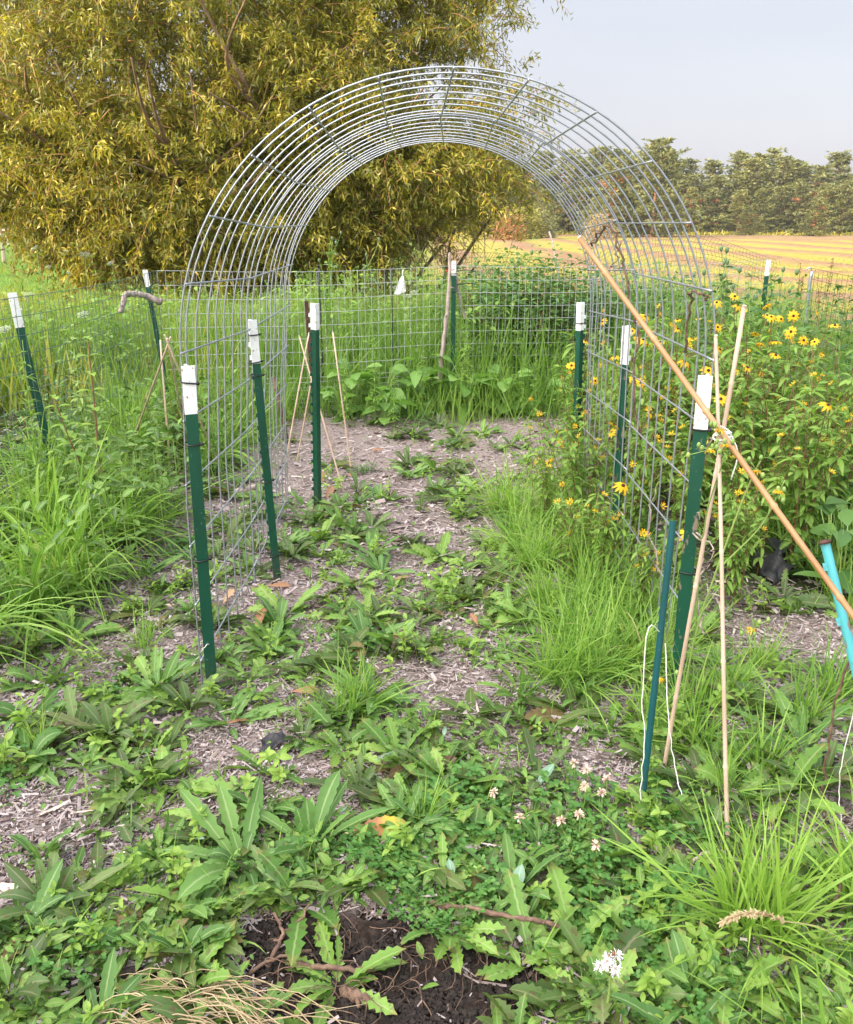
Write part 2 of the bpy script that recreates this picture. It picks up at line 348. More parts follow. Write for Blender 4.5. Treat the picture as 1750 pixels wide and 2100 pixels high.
def green_paint(name, c, c2, worn=.0):
    m, t, p = mat(name)
    base = ramp(t, noise(t, 9, 4, stretch=(1, 1, .25)), [(.3, c), (.7, c2)]).outputs[0]
    sp = ramp(t, noise(t, 140, 2, stretch=(1, 1, .5)), [(.70, (0, 0, 0)), (.76, (1, 1, 1))]).outputs[0]
    base = mix(t, sp, base, (.13, .20, .18))
    if worn:
        wn_ = ramp(t, noise(t, 38, 3, stretch=(1, 1, .35)), [(.60, (0, 0, 0)), (.66, (1, 1, 1))]).outputs[0]
        base = mix(t, wn_, base, (.20, .15, .12))
    tcp = t.nodes.new('ShaderNodeTexCoord'); spz = t.nodes.new('ShaderNodeSeparateXYZ'); lnk(t, tcp.outputs['Object'], spz.inputs[0])
    mz = t.nodes.new('ShaderNodeMapRange'); mz.inputs[1].default_value = .22; mz.inputs[2].default_value = .0; mz.inputs[3].default_value = 0; mz.inputs[4].default_value = .75; lnk(t, spz.outputs[2], mz.inputs[0])
    mu = t.nodes.new('ShaderNodeMath'); mu.operation = 'MULTIPLY'; lnk(t, mz.outputs[0], mu.inputs[0]); lnk(t, ramp(t, noise(t, 70, 4, .7), [(.42, (0, 0, 0)), (.6, (1, 1, 1))]).outputs[0], mu.inputs[1]); base = mix(t, mu.outputs[0], base, (.09, .07, .05))
    lnk(t, base, p.inputs['Base Color']); p.inputs['Roughness'].default_value = .36; p.inputs['Specular IOR Level'].default_value = .5
    return m
M['post'] = green_paint('dark_green_enamel', (.004, .048, .028), (.007, .080, .048))
M['post_worn'] = green_paint('worn_green_enamel', (.004, .052, .030), (.006, .075, .045), 1)
M['stake'] = green_paint('blue_green_enamel', (.004, .055, .065), (.006, .085, .098))
M['stake_pale'] = green_paint('faded_turquoise_enamel', (.07, .36, .40), (.11, .46, .52), 1)

# ground: mulch, bare soil, leaf litter under plants, turf   (zone attribute: R soil, G green, B chips)
m, t, p = mat('garden_soil'); M['soil'] = m
at = lf_attr(t)
ch = ramp(t, noise(t, 55, 6, .7, stretch=(1, 2.2, 1)), [(.28, (.06, .042, .036)), (.44, (.20, .155, .14)), (.58, (.34, .285, .275)), (.80, (.50, .44, .44))]).outputs[0]
ds = ramp(t, noise(t, 40, 6, .7), [(.3, (.010, .007, .006)), (.5, (.035, .024, .020)), (.7, (.085, .062, .052)), (.85, (.16, .12, .10))]).outputs[0]
gr = ramp(t, noise(t, 25, 5, .6), [(.3, (.018, .026, .008)), (.6, (.05, .07, .02)), (.85, (.11, .10, .045))]).outputs[0]
c = mix(t, at[0], ch, ds); c = mix(t, at[1], c, gr); lnk(t, c, p.inputs['Base Color']); p.inputs['Roughness'].default_value = .95; p.inputs['Specular IOR Level'].default_value = .15
bp = t.nodes.new('ShaderNodeBump'); bp.inputs['Strength'].default_value = .9; bp.inputs['Distance'].default_value = .02
lnk(t, noise(t, 70, 6, .75), bp.inputs['Height']); lnk(t, bp.outputs[0], p.inputs['Normal'])
m, t, p = mat('mulch_chip'); M['chip'] = m
at = lf_attr(t)
c = ramp(t, at[0], [(0, (.07, .045, .038)), (.2, (.20, .15, .135)), (.42, (.36, .30, .295)), (.7, (.50, .45, .46)), (.93, (.62, .55, .53)), (1, (.68, .53, .40))]).outputs[0]
c = mix(t, noise(t, 90, 3, stretch=(1, 1, 1)), c, mix(t, 1.0, c, (.55, .5, .5), 'MULTIPLY'))
lnk(t, c, p.inputs['Base Color']); p.inputs['Roughness'].default_value = .85; p.inputs['Specular IOR Level'].default_value = .2
m, t, p = mat('hay_field'); M['field'] = m
at = lf_attr(t)
ye = ramp(t, noise(t, 0.9, 6, .7), [(.3, (.19, .20, .04)), (.5, (.30, .265, .06)), (.7, (.35, .31, .09))]).outputs[0]
br = ramp(t, noise(t, 3.0, 6, .7), [(.3, (.17, .105, .06)), (.55, (.28, .175, .105)), (.8, (.37, .25, .15))]).outputs[0]
lw = ramp(t, noise(t, 1.5, 6, .7), [(.3, (.07, .15, .02)), (.55, (.13, .22, .03)), (.8, (.22, .27, .05))]).outputs[0]
c = mix(t, at[0], ye, br); c = mix(t, at[1], c, lw)
c = mix(t, .55, c, mix(t, 1.0, c, ramp(t, noise(t, 14, 5, .75), [(.3, (.35, .35, .35)), (.7, (1.3, 1.3, 1.3))]).outputs[0], 'MULTIPLY'))
lnk(t, c, p.inputs['Base Color']); p.inputs['Roughness'].default_value = .95; p.inputs['Specular IOR Level'].default_value = .1

# ------------------------------------------------------------------ ground and field
def sm(a, b, x): u = np.clip((x - a) / (b - a), 0, 1); return u * u * (3 - 2 * u)
def wob2(x, y): return .5 + .25 * np.sin(x * 4.1 + 1.3 * np.sin(y * 3.7)) + .25 * np.sin(y * 5.3 + 1.1 * np.sin(x * 6.1) + x * 2)
def ell(x, y, cx, cy, rx, ry):                        # soft patch on the ground, given by where it lies in the photo
    c0 = G(cx, cy); ax = (G(cx + rx, cy) - c0).x; ay = abs((G(cx, cy - ry) - G(cx, cy + ry)).y) / 2
    q = np.hypot((x - c0.x) / ax, (y - c0.y) / ay)
    return 1 - sm(.75, 1.15, q + .35 * (wob2(x * 2.3, y * 2.3) - .5))
SOIL = [(820, 2040, 360, 150), (300, 2070, 190, 60), (1580, 1150, 130, 45), (600, 1960, 120, 60)]
BARE = [(480, 1560, 120, 80), (870, 1080, 90, 35), (800, 945, 80, 22), (860, 1190, 70, 30), (950, 1440, 100, 60), (760, 1000, 60, 25), (140, 1640, 120, 50), (420, 1700, 60, 40), (110, 1690, 170, 75), (1640, 1320, 140, 60),
        (840, 2040, 340, 140), (300, 2060, 190, 60), (650, 1640, 70, 45), (320, 1300, 90, 30), (700, 900, 60, 40), (330, 1700, 90, 60), (1560, 1180, 130, 60), (620, 1010, 60, 40), (560, 1250, 120, 50), (1700, 1700, 120, 60), (1210, 1590, 70, 30), (240, 1130, 50, 25)]
def soilness(x, y):
    s = np.zeros_like(x)
    for e in SOIL: s = np.maximum(s, ell(x, y, *e))
    return s
def bareness(x, y):
    s = np.zeros_like(x)
    for e in BARE: s = np.maximum(s, ell(x, y, *e))
    return s
def greenness(x, y):
    g = np.maximum(sm(6.9, 7.4, y), sm(-1.35, -1.8, x) * sm(3.0, 3.6, y))
    g = np.maximum(g, sm(1.0, 1.5, x) * sm(3.0, 3.5, y))
    return g
nx, ny = 300, 400
gx = np.linspace(-6.5, 7.5, nx); gy = np.linspace(-1.5, 13.0, ny)
XX, YY = np.meshgrid(gx, gy)
soi = soilness(XX, YY)
ZZ = gz(XX, YY) + RG.normal(0, .004, XX.shape) + soi * (RG.normal(0, .010, XX.shape) - .015 + .02 * wob2(XX * 5, YY * 5))
ed = np.minimum(np.minimum(XX + 6.5, 7.5 - XX), np.minimum(YY + 1.5, 13 - YY))
ZZ = ZZ * sm(0, .6, ed) + .03 * sm(0, .6, ed) - .02 * (1 - sm(0, .5, ed))
ZOFF = .03
def quads_grid(nx, ny):
    i = np.arange(nx - 1)[None] + nx * np.arange(ny - 1)[:, None]
    return np.stack([i, i + 1, i + 1 + nx, i + nx], -1).reshape(-1, 4)
zone = np.stack([soi, np.clip(greenness(XX, YY) * 1.0, 0, 1), 0 * XX], -1)
g = ob('ground', mk('ground', np.stack([XX, YY, ZZ], -1), quads_grid(nx, ny), zone, [M['soil']]))
tag(g, 'mulched garden soil with bare dark patches under the arch', None, kind='structure')
def gh(x, y): return gz(np.asarray(x), np.asarray(y)) + ZOFF

fx = np.concatenate([np.linspace(-400, -80, 14), np.linspace(-70, 80, 220), np.linspace(92, 400, 14)])
fy = np.concatenate([np.linspace(-150, -10, 12), np.linspace(-6, 10, 12), np.linspace(11, 110, 240), np.linspace(118, 700, 24)])
FX, FY = np.meshgrid(fx, fy)
qx, qy = np.abs(FX - 42) - 40 + 14, np.abs(FY - 57) - 40 + 14
dd = np.hypot(np.maximum(qx, 0), np.maximum(qy, 0)) + np.minimum(np.maximum(qx, qy), 0) - 14
ridge = np.clip(np.sin(2 * math.pi * dd / 4.6 + .8 * np.sin(FX * .21) + .5 * np.sin(FY * .33)), -.2, 1) 
infield = sm(0, 2, FX - (-1 + 0 * FY)) * sm(11, 12, FY) * (1 - sm(96, 99, FY))
near_turn = sm(45, 30, FY)
wr = np.clip(ridge * 1.15 + .14, 0, 1) * infield
lawn = 1 - infield
FZ = .10 * np.clip(ridge, 0, 1) * infield + RG.normal(0, .012, FX.shape) - .006
inside = (FX > -6.6) & (FX < 7.6) & (FY > -1.6) & (FY < 13.1)
FZ = np.where(inside, -.05, FZ)
f_ = ob('field', mk('field', np.stack([FX, FY, FZ], -1), quads_grid(len(fx), len(fy)), np.stack([wr, lawn, 0 * FX], -1), [M['field']]))
tag(f_, 'mown hay field with brown windrows and green lawn beside it', None, kind='structure')

# ------------------------------------------------------------------ wire arch of two bent stock panels
XC, HW, HT = 0.0625, 0.79, 1.936
WY1 = [2.535, 2.616, 2.709, 2.832, 2.956, 3.087, 3.206, 3.337, 3.466]
WY2 = [3.462, 3.59, 3.715, 3.847, 3.966, 4.08, 4.185, 4.291, 4.368, 4.448]
def arch_pt(s, Y, sh=0.0):
    f = (Y - 2.535) / 1.913
    hw = HW - .022 * f; top = HT - .036 * f; xc = XC + .004 * f
    s = s + sh; q = hw * math.pi / 2
    if abs(s) < q:
        a = s / hw
        return (xc + hw * math.sin(a), Y, top - hw + hw * math.cos(a))
    e = abs(s) - q
    fl = -.028 * min(1.0, e * 2.2) * (s < 0) - (.03 * f * e)
    return (xc + math.copysign(hw - fl * (1 if s < 0 else .4), s), Y, top - hw - e)
arch = thing('garden_arch', 'galvanised wire arch bent from two stock panels between the green posts', 'garden arch', (XC, 3.5, 0))
def panel(Ys, twist, base_r, lift, label):
    mb = MB()
    ss = np.linspace(-2.47, 2.47, 96)
    for i, Y in enumerate(Ys):
        f = (Y - Ys[0]) / (Ys[-1] - Ys[0])
        P = np.array([arch_pt(s, Y, twist * (f - .5)) for s in ss])
        P[:, 2] += lift
        P[:, 0] += .004 * np.sin(ss * 3 + i * 1.7); P[:, 1] += .006 * np.sin(ss * 2.1 + i)
        P -= np.array([XC, 3.5, 0])
        mb.add(tubes(P[None], base_r, 6))
    for k in range(-12, 13):
        P = []
        for Y in np.linspace(Ys[0] - .012, Ys[-1] + .012, 14):
            f = (Y - Ys[0]) / (Ys[-1] - Ys[0])
            a = np.array(arch_pt(.2032 * k, Y, twist * (f - .5))); b = np.array(arch_pt(.2032 * k, Y, twist * (f - .5) + .01))
            tn = norm(b - a); n_ = np.array([-tn[2], 0, tn[0]])
            c_ = np.array([XC, Y, HT - HW]); rr = a - c_
            if n_ @ (rr if rr[2] > 0 else rr * X1) > 0: n_ = -n_        # the cross wires lie on the inside
            a = a + n_ * base_r * 1.7; a[2] += lift
            P.append(a - np.array([XC, 3.5, 0]))
        mb.add(tubes(np.array(P)[None], base_r * 1.05, 6))
    o = ob('wire_panel', mb.mesh('wire_panel', [M['galv']]), arch); o['label'] = label
panel(WY1, -.020, .0029, 0.0, 'front bent wire panel'); panel(WY2, .030, .0029, .006, 'rear bent wire panel overlapping the front one')

# ------------------------------------------------------------------ steel posts
def t_prof(w=.043, t=.0045, web=.036):
    return np.array([[-w/2, 0], [-w/2, -t], [w/2, -t], [w/2, 0], [t/2, .0], [t/2, web], [-t/2, web], [-t/2, 0]])
def prof_sweep(pr, z0, z1, k=2):
    n = len(pr); zs = np.linspace(z0, z1, k)
    V = np.array([[p_[0], p_[1], z] for z in zs for p_ in pr])
    q = np.arange(n); F = np.concatenate([np.stack([q, (q+1) % n, (q+1) % n + n, q + n], 1) + n * j for j in range(k - 1)])
    caps = np.array([[0, 1, 2, 3], [4, 5, 6, 7]])
    F = np.concatenate([F, caps[:, ::-1], caps + n * (k - 1)])
    return V, F, None
def t_post(base, top, h_tip, rz, label, group, ties=(), studs=1, matr='post', w=.043):
    base, top = Vector(base), Vector(top); d = top - base; h = d.length
    r = thing('t_post', label, 'fence post', base, 0, group)
    r.rotation_mode = 'QUATERNION'; r.rotation_quaternion = Vector((0, 0, 1)).rotation_difference(d.normalized()) @ Matrix.Rotation(rz, 3, 'Z').to_quaternion()
    mb = MB(); mb.add(prof_sweep(t_prof(w), -.2, h - h_tip))
    ns = int((h - h_tip) / .053); zs = .03 + np.arange(ns) * .053
    if studs: mb.add(boxes(np.stack([0*zs, 0*zs + .036 + .003, zs], 1), np.repeat([X1], ns, 0), np.repeat([Y1], ns, 0), np.repeat([Z1], ns, 0), .0075, .005, .008))
    ob('shaft', mb.mesh('shaft', [M[matr]], False), r)
    mb = MB(); mb.add(prof_sweep(t_prof(w + .0012, .0057, .0368), h - h_tip, h))
    zs = h - h_tip + .02 + np.arange(int(h_tip / .053)) * .053; n_ = len(zs)
    mb.add(boxes(np.stack([0*zs, 0*zs + .036 + .003, zs], 1), np.repeat([X1], n_, 0), np.repeat([Y1], n_, 0), np.repeat([Z1], n_, 0), .0085, .006, .009))
    ob('painted_tip', mb.mesh('painted_tip', [M['tip_worn']], False), r)
    for (z, tilt) in ties:
        mb = MB(); a = np.linspace(0, 2 * math.pi, 17)
        P = np.stack([(w / 2 + .004) * np.sign(np.cos(a)) * np.abs(np.cos(a)) ** .6, .016 + .026 * np.sign(np.sin(a)) * np.abs(np.sin(a)) ** .6, z + tilt * np.cos(a)], 1)
        mb.add(tubes(P[None], .0027, 6)); mb.add(box((w / 2 + .006, .0, z + tilt), (.005, .006, .004)))
        mb.add(seg((w / 2 + .006, 0, z + tilt), (w / 2 + .016, -.012, z + tilt + .004), .0018))
        ob('cable_tie', mb.mesh('cable_tie', [M['tie']]), r)
    return r
def up(b, x, y):                                      # top of an upright standing at b, from where it shows in the photo
    return PY(x, y, b.y)
GP = 'green steel posts carrying the wire arch'
b = G(437, 1440); t_post(b, up(b, 385, 750), .145, rad(28), 'nearest green post on the left of the arch, three black ties', GP, [(1.09, -.004), (.90, 0), (.52, .002)], w=.037)
b = G(570, 1203); t_post(b, up(b, 517, 656), .175, rad(32), 'second green post on the left, tied where the two arch panels overlap', GP, [(1.11, 0), (1.00, .002), (.945, 0), (.49, .004), (.15, 0)], w=.034)
b = G(655, 1052); t_post(b, up(b, 649, 622), .135, rad(60), 'upright green post with white tip standing inside the arch beside thin canes', GP, [], w=.034)
b = G(1383, 1450); t_post(b, up(b, 1448, 770), .165, rad(-28), 'nearest green post on the right of the arch, crossed by the orange bamboo', GP, [(.955, 0), (.49, 0)], matr='post_worn', w=.040)
b = G(1258, 1165); t_post(b, up(b, 1286, 668), .165, rad(-35), 'green post with white tip among yellow flowers, halfway along the arch', GP, [(.6, 0)], matr='post_worn', w=.036)
b = G(1176, 1010); t_post(b, up(b, 1189, 620), .155, rad(-58), 'farthest green post on the right of the arch, by its rear wires', GP, [(1.0, 0)], w=.036)
GF = 'green steel posts of the garden fence'
fA = PY(24, 600, 4.85); fB = PY(297, 553, 6.6); fC = PY(931, 535, 7.3); fD = PY(1577, 533, 8.2)
t_post((fA.x + .10, 4.85, 0), fA, .19, rad(40), 'green fence post with long white tip at the left edge of the photo', GF, w=.046)
t_post((fB.x + .10, 6.6, 0), fB, .125, rad(30), 'green fence post at the left corner with the bent branch hung on it', GF, [(.93, 0)], w=.035)
t_post((fC.x, 7.3, 0), fC, .115, rad(5), 'green fence post in the middle of the back fence beside a leaning stick', GF, [(1.13, 0), (.985, 0)], w=.038)
t_post((fD.x, 8.2, 0), fD, .14, rad(0), 'green fence post in the weeds in front of the mown field, tip scuffed', GF, [], w=.040)

# ------------------------------------------------------------------ wire fences
def wire_fence(name, label, pts, hts, dx, zs, r, mt, group=None, z0=.02):
    pts = [np.array(p_, float) for p_ in pts]
    o0 = pts[0]; t_ = thing(name, label, 'fence', tuple(o0), 0, group)
    mb = MB(); Lc = 0
    for i in range(len(pts) - 1):
        a, b_ = pts[i], pts[i + 1]; L = np.linalg.norm(b_ - a); n = max(2, int(L / dx)); u = np.linspace(0, 1, n)
        sag = lambda u: 1 - .028 * np.sin(math.pi * u) * min(L, 3) / 3
        h = (hts[i] + (hts[i + 1] - hts[i]) * u) * sag(u)
        base = a + (b_ - a) * u[:, None] + np.stack([0*u, .02 * np.sin(u * 9), 0*u], 1)
        kz = 5; zz = np.linspace(0, 1, kz)
        P = np.repeat(base[:, None], kz, 1) - o0; P[..., 2] += z0 + zz[None] * (h - z0)[:, None]
        P[..., 1] += .012 * np.sin(zz * 6 + u[:, None] * 20)
        mb.add(tubes(P, r * .85, 4, caps=False))
        ks = np.linspace(0, n - 1, max(8, n // 3)).astype(int)
        for z in zs:
            P = base[ks] - o0; P = P.copy(); P[:, 2] += z0 + z * (h[ks] - z0); P[:, 1] += .012 * np.sin(z * 6 + u[ks] * 20)
            mb.add(tubes(P[None], r, 4))
    ob('wire_mesh', mb.mesh('wire_mesh', [mt]), t_)
    return t_
rows = list(np.linspace(0, 1, 12)) + [.03, .06, .12, .15, .20, .24]
lf = wire_fence('wire_fence', 'sagging green coated wire fence along the left edge of the garden', [(-2.75, 3.2, 0), (fA.x + .07, 4.87, 0), (fB.x + .07, 6.63, 0)], [1.18, 1.15, 1.19], .05, list(np.linspace(0, 1, 12)), .0020, M['fence_green'])
bf = wire_fence('wire_fence', 'grey welded wire fence across the back of the garden', [(fB.x + .08, 6.64, 0), (fC.x + .01, 7.34, 0), (fC.x + 1.6, 7.62, 0), (fD.x, 8.24, 0)], [1.19, 1.19, 1.19, 1.20], .0535, rows, .0019, M['fence_grey'])
gp = PY(1664, 556, 7.6)
rf = wire_fence('wire_fence', 'rusty brown wire fence running forward on the right beside dry grass', [(gp.x, 7.6, 0), (gp.x + .35, 5.6, 0), (gp.x + .5, 4.2, 0)], [1.16, 1.08, 1.05], .06, list(np.linspace(0, 1, 14)), .0018, M['rust'])
r = thing('thin_post', 'thin grey metal rod post at the right end of the back fence', 'post', (gp.x, 7.58, 0))
ob('shaft', MB().add(tube_path([(0, 0, -.1), (.01, 0, .5), (-.005, 0, 1.0), (.0, 0, gp.z)], .016, 6, 8)).mesh('shaft', [M['galv']]), r)
ob('hook', MB().add(tube_path([(0, 0, gp.z), (-.02, 0, gp.z + .03), (-.06, 0, gp.z + .01)], .006, 6, 8)).mesh('hook', [M['galv']]), r)
# dark thin line posts beyond the back fence
for (x, y, lab) in ((653, 548, 'thin black rod standing in the tall grass behind the arch'), (918, 552, None), (802, 552, 'thin black rod in the tall grass near the white rag')):
    if lab is None: continue
    p_ = PY(x, y, 7.45); r = thing('thin_post', lab, 'post', (p_.x, 7.45, 0), 0, 'thin black rods along the back fence')
    ob('shaft', MB().add(tube_path([(0, 0, -.1), (.004, 0, .6), (0, 0, p_.z)], .008, 6, 6)).mesh('shaft', [M['net']]), r)
    ob('end_cap', MB().add(tube_path([(0, 0, p_.z), (0, 0, p_.z + .02)], .011, 6, 3)).mesh('end_cap', [M['tie']]), r)
# slack black netting beyond the fence
def netting(label, pts, w, dx, dz, r):
    pts = [np.array(p_, float) for p_ in pts]; o0 = pts[0]
    t_ = thing('plastic_netting', label, 'netting', tuple(o0)); mb = MB()
    cv = bez(pts, 60) - o0; L = np.linalg.norm(np.diff(cv, axis=0), axis=1).sum(); n = int(L / dx)
    P = bez(pts, n) - o0; kz = int(w / dz)
    z = np.linspace(0, 1, kz)
    sl = lambda i, f: np.stack([P[i, 0] + .02 * np.sin(f * 9 + i * .2), P[i, 1] + .10 * f, P[i, 2] - w * f * (1 + .25 * np.sin(i * .09))], -1)
    for f in z: mb.add(tubes(sl(np.arange(0, n, 2), f)[None], r, 4))
    ff = np.linspace(0, 1, 6)
    mb.add(tubes(np.stack([sl(np.arange(n), f) for f in ff], 1), r * .9, 4, caps=False))
    ob('net_mesh', mb.mesh('net_mesh', [M['net']]), t_)
q = lambda x, y, Y: tuple(PY(x, y, Y))
netting('slack black netting drooping behind the middle of the back fence', [q(760, 560, 7.9), q(880, 530, 7.9), q(960, 518, 7.9), q(1060, 522, 8.0), q(1180, 535, 8.1)], .20, .030, .030, .0012)
netting('black netting slung high in front of the mown field on the right', [q(1180, 545, 8.4), q(1300, 480, 8.5), q(1390, 468, 8.5), q(1500, 500, 8.6), q(1600, 535, 8.7)], .32, .035, .040, .0011)

# ------------------------------------------------------------------ canes, stakes and sticks
def bamboo(name, label, cat, a, b, r0, r1, mt, gap=.22, group=None, bow=0.0):
    a, b = Vector(a), Vector(b); d = b - a; L = d.length; k = 3 * max(2, int(L / gap)) + 2
    t_ = thing(name, label, cat, a, 0, group); t_.rotation_mode = 'QUATERNION'; t_.rotation_quaternion = Vector((0, 0, 1)).rotation_difference(d.normalized())
    z, rr = [], []; z_ = 0.0; cut = []
    while z_ < L - .02:
        cut.append(z_); z_ += gap * random.uniform(.8, 1.2)
    for c_ in cut:
        rb = r0 + (r1 - r0) * c_ / L
        if c_ > 0: z += [c_ - .012, c_ - .003, c_ + .003, c_ + .012]; rr += [rb, rb * 1.30, rb * .95, rb * 1.0]
        else: z += [0, .03]; rr += [rb, rb]
    z.append(L); rr.append(r1); z = np.array(z)
    o_ = np.argsort(z); z = z[o_]; rr = np.array(rr)[o_]
    P = np.stack([bow * np.sin(math.pi * z / L), .004 * np.sin(z * 7 / max(L, 1)), z], 1)
    ob('culm', MB().add(tubes(P[None], rr[None], 8)).mesh('culm', [M[mt]]), t_)
    ob('cut_end', MB().add(tubes(np.stack([[bow * 0, 0, L - .001], [0, 0, L + .004]])[None], r1 * .86, 8)).mesh('cut_end', [M['chipwood']]), t_)
    return t_
knot = PY(1482, 890, 2.20)
pa = PY(1190, 488, 2.62); kb = PY(1480, 888, 2.15); pb = pa + (kb - pa) * 2.02
bamboo('bamboo_pole', 'thick orange bamboo pole slanting across the right side of the arch', 'bamboo pole', pb, pa, .0078, .0082, 'bamboo', .26)
b1 = G(1494, 1762); d1 = (knot - b1); t1 = PY(1469, 690, b1.y + d1.y * 1.22)
bamboo('bamboo_cane', 'pale upright cane of the tied tripod, its foot nearest the camera', 'cane', b1, t1, .0062, .0050, 'cane', .27, 'pale canes tied with the orange pole')
b2 = G(1360, 1590); t2 = b2 + (PY(1482, 890, 2.24) - b2) * 1.33
bamboo('bamboo_cane', 'pale leaning cane of the tied tripod that runs along the front right post', 'cane', b2, t2, .0064, .0062, 'cane', .30, 'pale canes tied with the orange pole')
mb = MB()
for i in range(5):
    a = np.linspace(0, 2 * math.pi, 15); rr_ = .020 + .002 * random.random()
    mb.add(tubes(np.stack([rr_ * np.cos(a), rr_ * np.sin(a) * 1.3, .008 * np.sin(a + i * 1.3) + (i - 2) * .006], 1)[None], .0022, 6))
mb.add(tube_path([(.02, -.01, 0), (.04, -.02, -.05), (.03, -.02, -.12)], .002, 6, 8))
o = ob('twine_lashing', mb.mesh('twine_lashing', [M['twine']])); o.location = knot; tag(o, 'twine lashing round the crossing of two canes and the orange pole', 'twine')
# left tent of three canes
ap = PY(345, 705, 4.55); GL = 'thin canes tied into a small tent on the left'
for (bx, by, lab, ov, ap2) in ((255, 952, 'left-leaning thin cane of the small cane tent beside the tall grass', 1.04, ap), (462, 985, 'right-leaning thin cane of the small cane tent, seen through the arch wires', 1.05, ap), (392, 950, 'rear thin cane of the small cane tent, half hidden by the front one', 1.03, ap)):
    bb = G(bx, by); bamboo('bamboo_cane', lab, 'cane', bb, bb + (ap2 - bb) * ov, .0056, .0050, 'cane', .3, GL)
bb = G(351, 985); bamboo('bamboo_cane', 'pale upright thin cane standing just in front of the small cane tent', 'cane', bb, PY(329, 698, bb.y + .1), .0064, .0054, 'cane', .3, GL)
GM = 'thin canes leaning about inside the back of the arch'
for (bx, by, tx, ty, dY, lab) in ((582, 968, 634, 683, .25, 'thin cane leaning right, just left of the post inside the arch'), (708, 1020, 614, 690, .35, 'thin cane crossing behind the inner post from upper left to lower right'),
                                  (607, 958, 655, 690, .1, 'thin faint cane partly hidden behind the inner post'), (721, 968, 683, 682, .15, 'thin cane standing alone right of the inner post')):
    bb = G(bx, by); bamboo('bamboo_cane', lab, 'cane', bb, PY(tx, ty, bb.y + dY), .0054, .0048, 'cane', .3, GM)
# coated stakes
def u_stake(label, base, top, mt, w=.024, open_=-1, lugs=()):
    base, top = Vector(base), Vector(top); d = top - base; h = d.length
    r = thing('garden_stake', label, 'stake', base); r.rotation_mode = 'QUATERNION'
    r.rotation_quaternion = Vector((0, 0, 1)).rotation_difference(d.normalized()) @ Matrix.Rotation(rad(open_), 3, 'Z').to_quaternion()
    a = np.linspace(-1.9, 1.9, 9); po = np.stack([w * .55 * np.sin(a), -w * .55 * np.cos(a)], 1); pi_ = po[::-1] * .80
    pr = np.concatenate([po, pi_]); n = len(pr); V = np.array([[q_[0], q_[1], z] for z in (-.15, h) for q_ in pr]); k = np.arange(n)
    F = np.stack([k, (k + 1) % n, (k + 1) % n + n, k + n], 1)
    cp = np.array([[i, i + 1, n - 2 - i, n - 1 - i] for i in range(8)]) + n
    ob('shaft', MB().add((V, np.concatenate([F, cp]), None)).mesh('shaft', [M[mt]], False), r)
    mb = MB()
    for z in lugs: mb.add(box((-w * .5, -.006, h - z), (.007, .002, .010))); mb.add(box((-w * .72, -.010, h - z + .006), (.002, .005, .004)))
    if lugs: ob('lug', mb.mesh('lug', [M[mt]], False), r)
    return r
s1 = G(1312, 1690); st1 = PY(1381, 1067, s1.y + .10)
u_stake('short dark blue-green stake leaning beside the front right post', s1, st1, 'stake', .016, 10)
st2 = PY(1692, 1112, 1.98); s2 = G(1860, 1800)
r = u_stake('faded turquoise stake with rusty top leaning in at the right edge', s2, st2, 'stake_pale', .021, -20, (.06, .20))
ob('rusty_end', MB().add(tubes(np.array([[0, -.008, (st2 - s2).length - .002], [0, -.008, (st2 - s2).length + .006]])[None], .016, 6)).mesh('rusty_end', [M['rust']]), r)
rp = PY(629, 626, 6.2); r = thing('rusty_bar', 'dark rusty flat bar stuck upright by the back fence', 'metal bar', (rp.x + .03, 6.2, 0))
ob('shaft', MB().add(boxes([(-.015, 0, rp.z / 2)], [norm(np.array([1, .4, 0]))], [norm(np.array([-.4, 1, 0]))], [norm(np.array([-.03 / rp.z, 0, 1]))], .014, .005, rp.z / 2 + .03)).mesh('shaft', [M['rust']], False), r)
wp = PY(560, 812, 6.0); r = thing('old_stake', 'short weathered wooden stake behind the rear arch wires', 'wooden stake', (wp.x + .05, 6.0, 0))
ob('shaft', MB().add(tube_path([(.03, 0, -.05), (.02, 0, .15), (-.04, 0, .5)], .017, 6, 6, .014)).mesh('shaft', [M['stick']]), r)
ob('nail', MB().add(seg((-.03, -.02, .42), (-.03, -.05, .42), .003)).mesh('nail', [M['rust']]), r)
# leaning stick tied to the middle fence post
def stick(name, label, pts, r0, r1, mt, cat='stick', nub=0, k=16, wob=.0025, extra=()):
    pts = [np.array(p_, float) for p_ in pts]; o0 = pts[0]
    mb = MB(); c_ = bez(pts, k) - o0; c_ = c_ + RG.normal(0, wob, c_.shape)
    rr = np.linspace(r0, r1, k) * RG.uniform(.9, 1.12, k); mb.add(tubes(c_[None], rr[None], 8))
    for i in range(nub):
        j = random.randrange(2, k - 2); dv = norm(RG.normal(0, 1, 3)); mb.add(seg(c_[j], c_[j] + dv * r0 * random.uniform(1.6, 2.6), r0 * .5, 6, r2=r0 * .28))
    for ex in extra: mb.add(tube_path([np.array(e) - o0 for e in ex[0]], ex[1], 6, 10, ex[1] * .5, wob=wob))
    o = ob(name, mb.mesh(name, [M[mt]])); o.location = o0
    return tag(o, label, cat)
st = stick('leaning_stick', 'tall crooked pinkish stick tied to the middle fence post', [PY(902, 790, 7.02), PY(905, 740, 7.04), PY(916, 650, 7.1), PY(921, 580, 7.15), PY(922, 518, 7.2)], .021, .010, 'bark', nub=5, k=22)
a_ = np.linspace(0, 6.283, 13); c_ = PY(920, 555, 7.19)
o = ob('red_cord', MB().add(tubes(np.stack([.018 * np.cos(a_), .018 * np.sin(a_), .003 * np.sin(a_)], 1)[None], .004, 6)).add(seg((.015, 0, 0), (.05, .03, .01), .003)).mesh('red_cord', [M['red_cord']])); o.location = c_
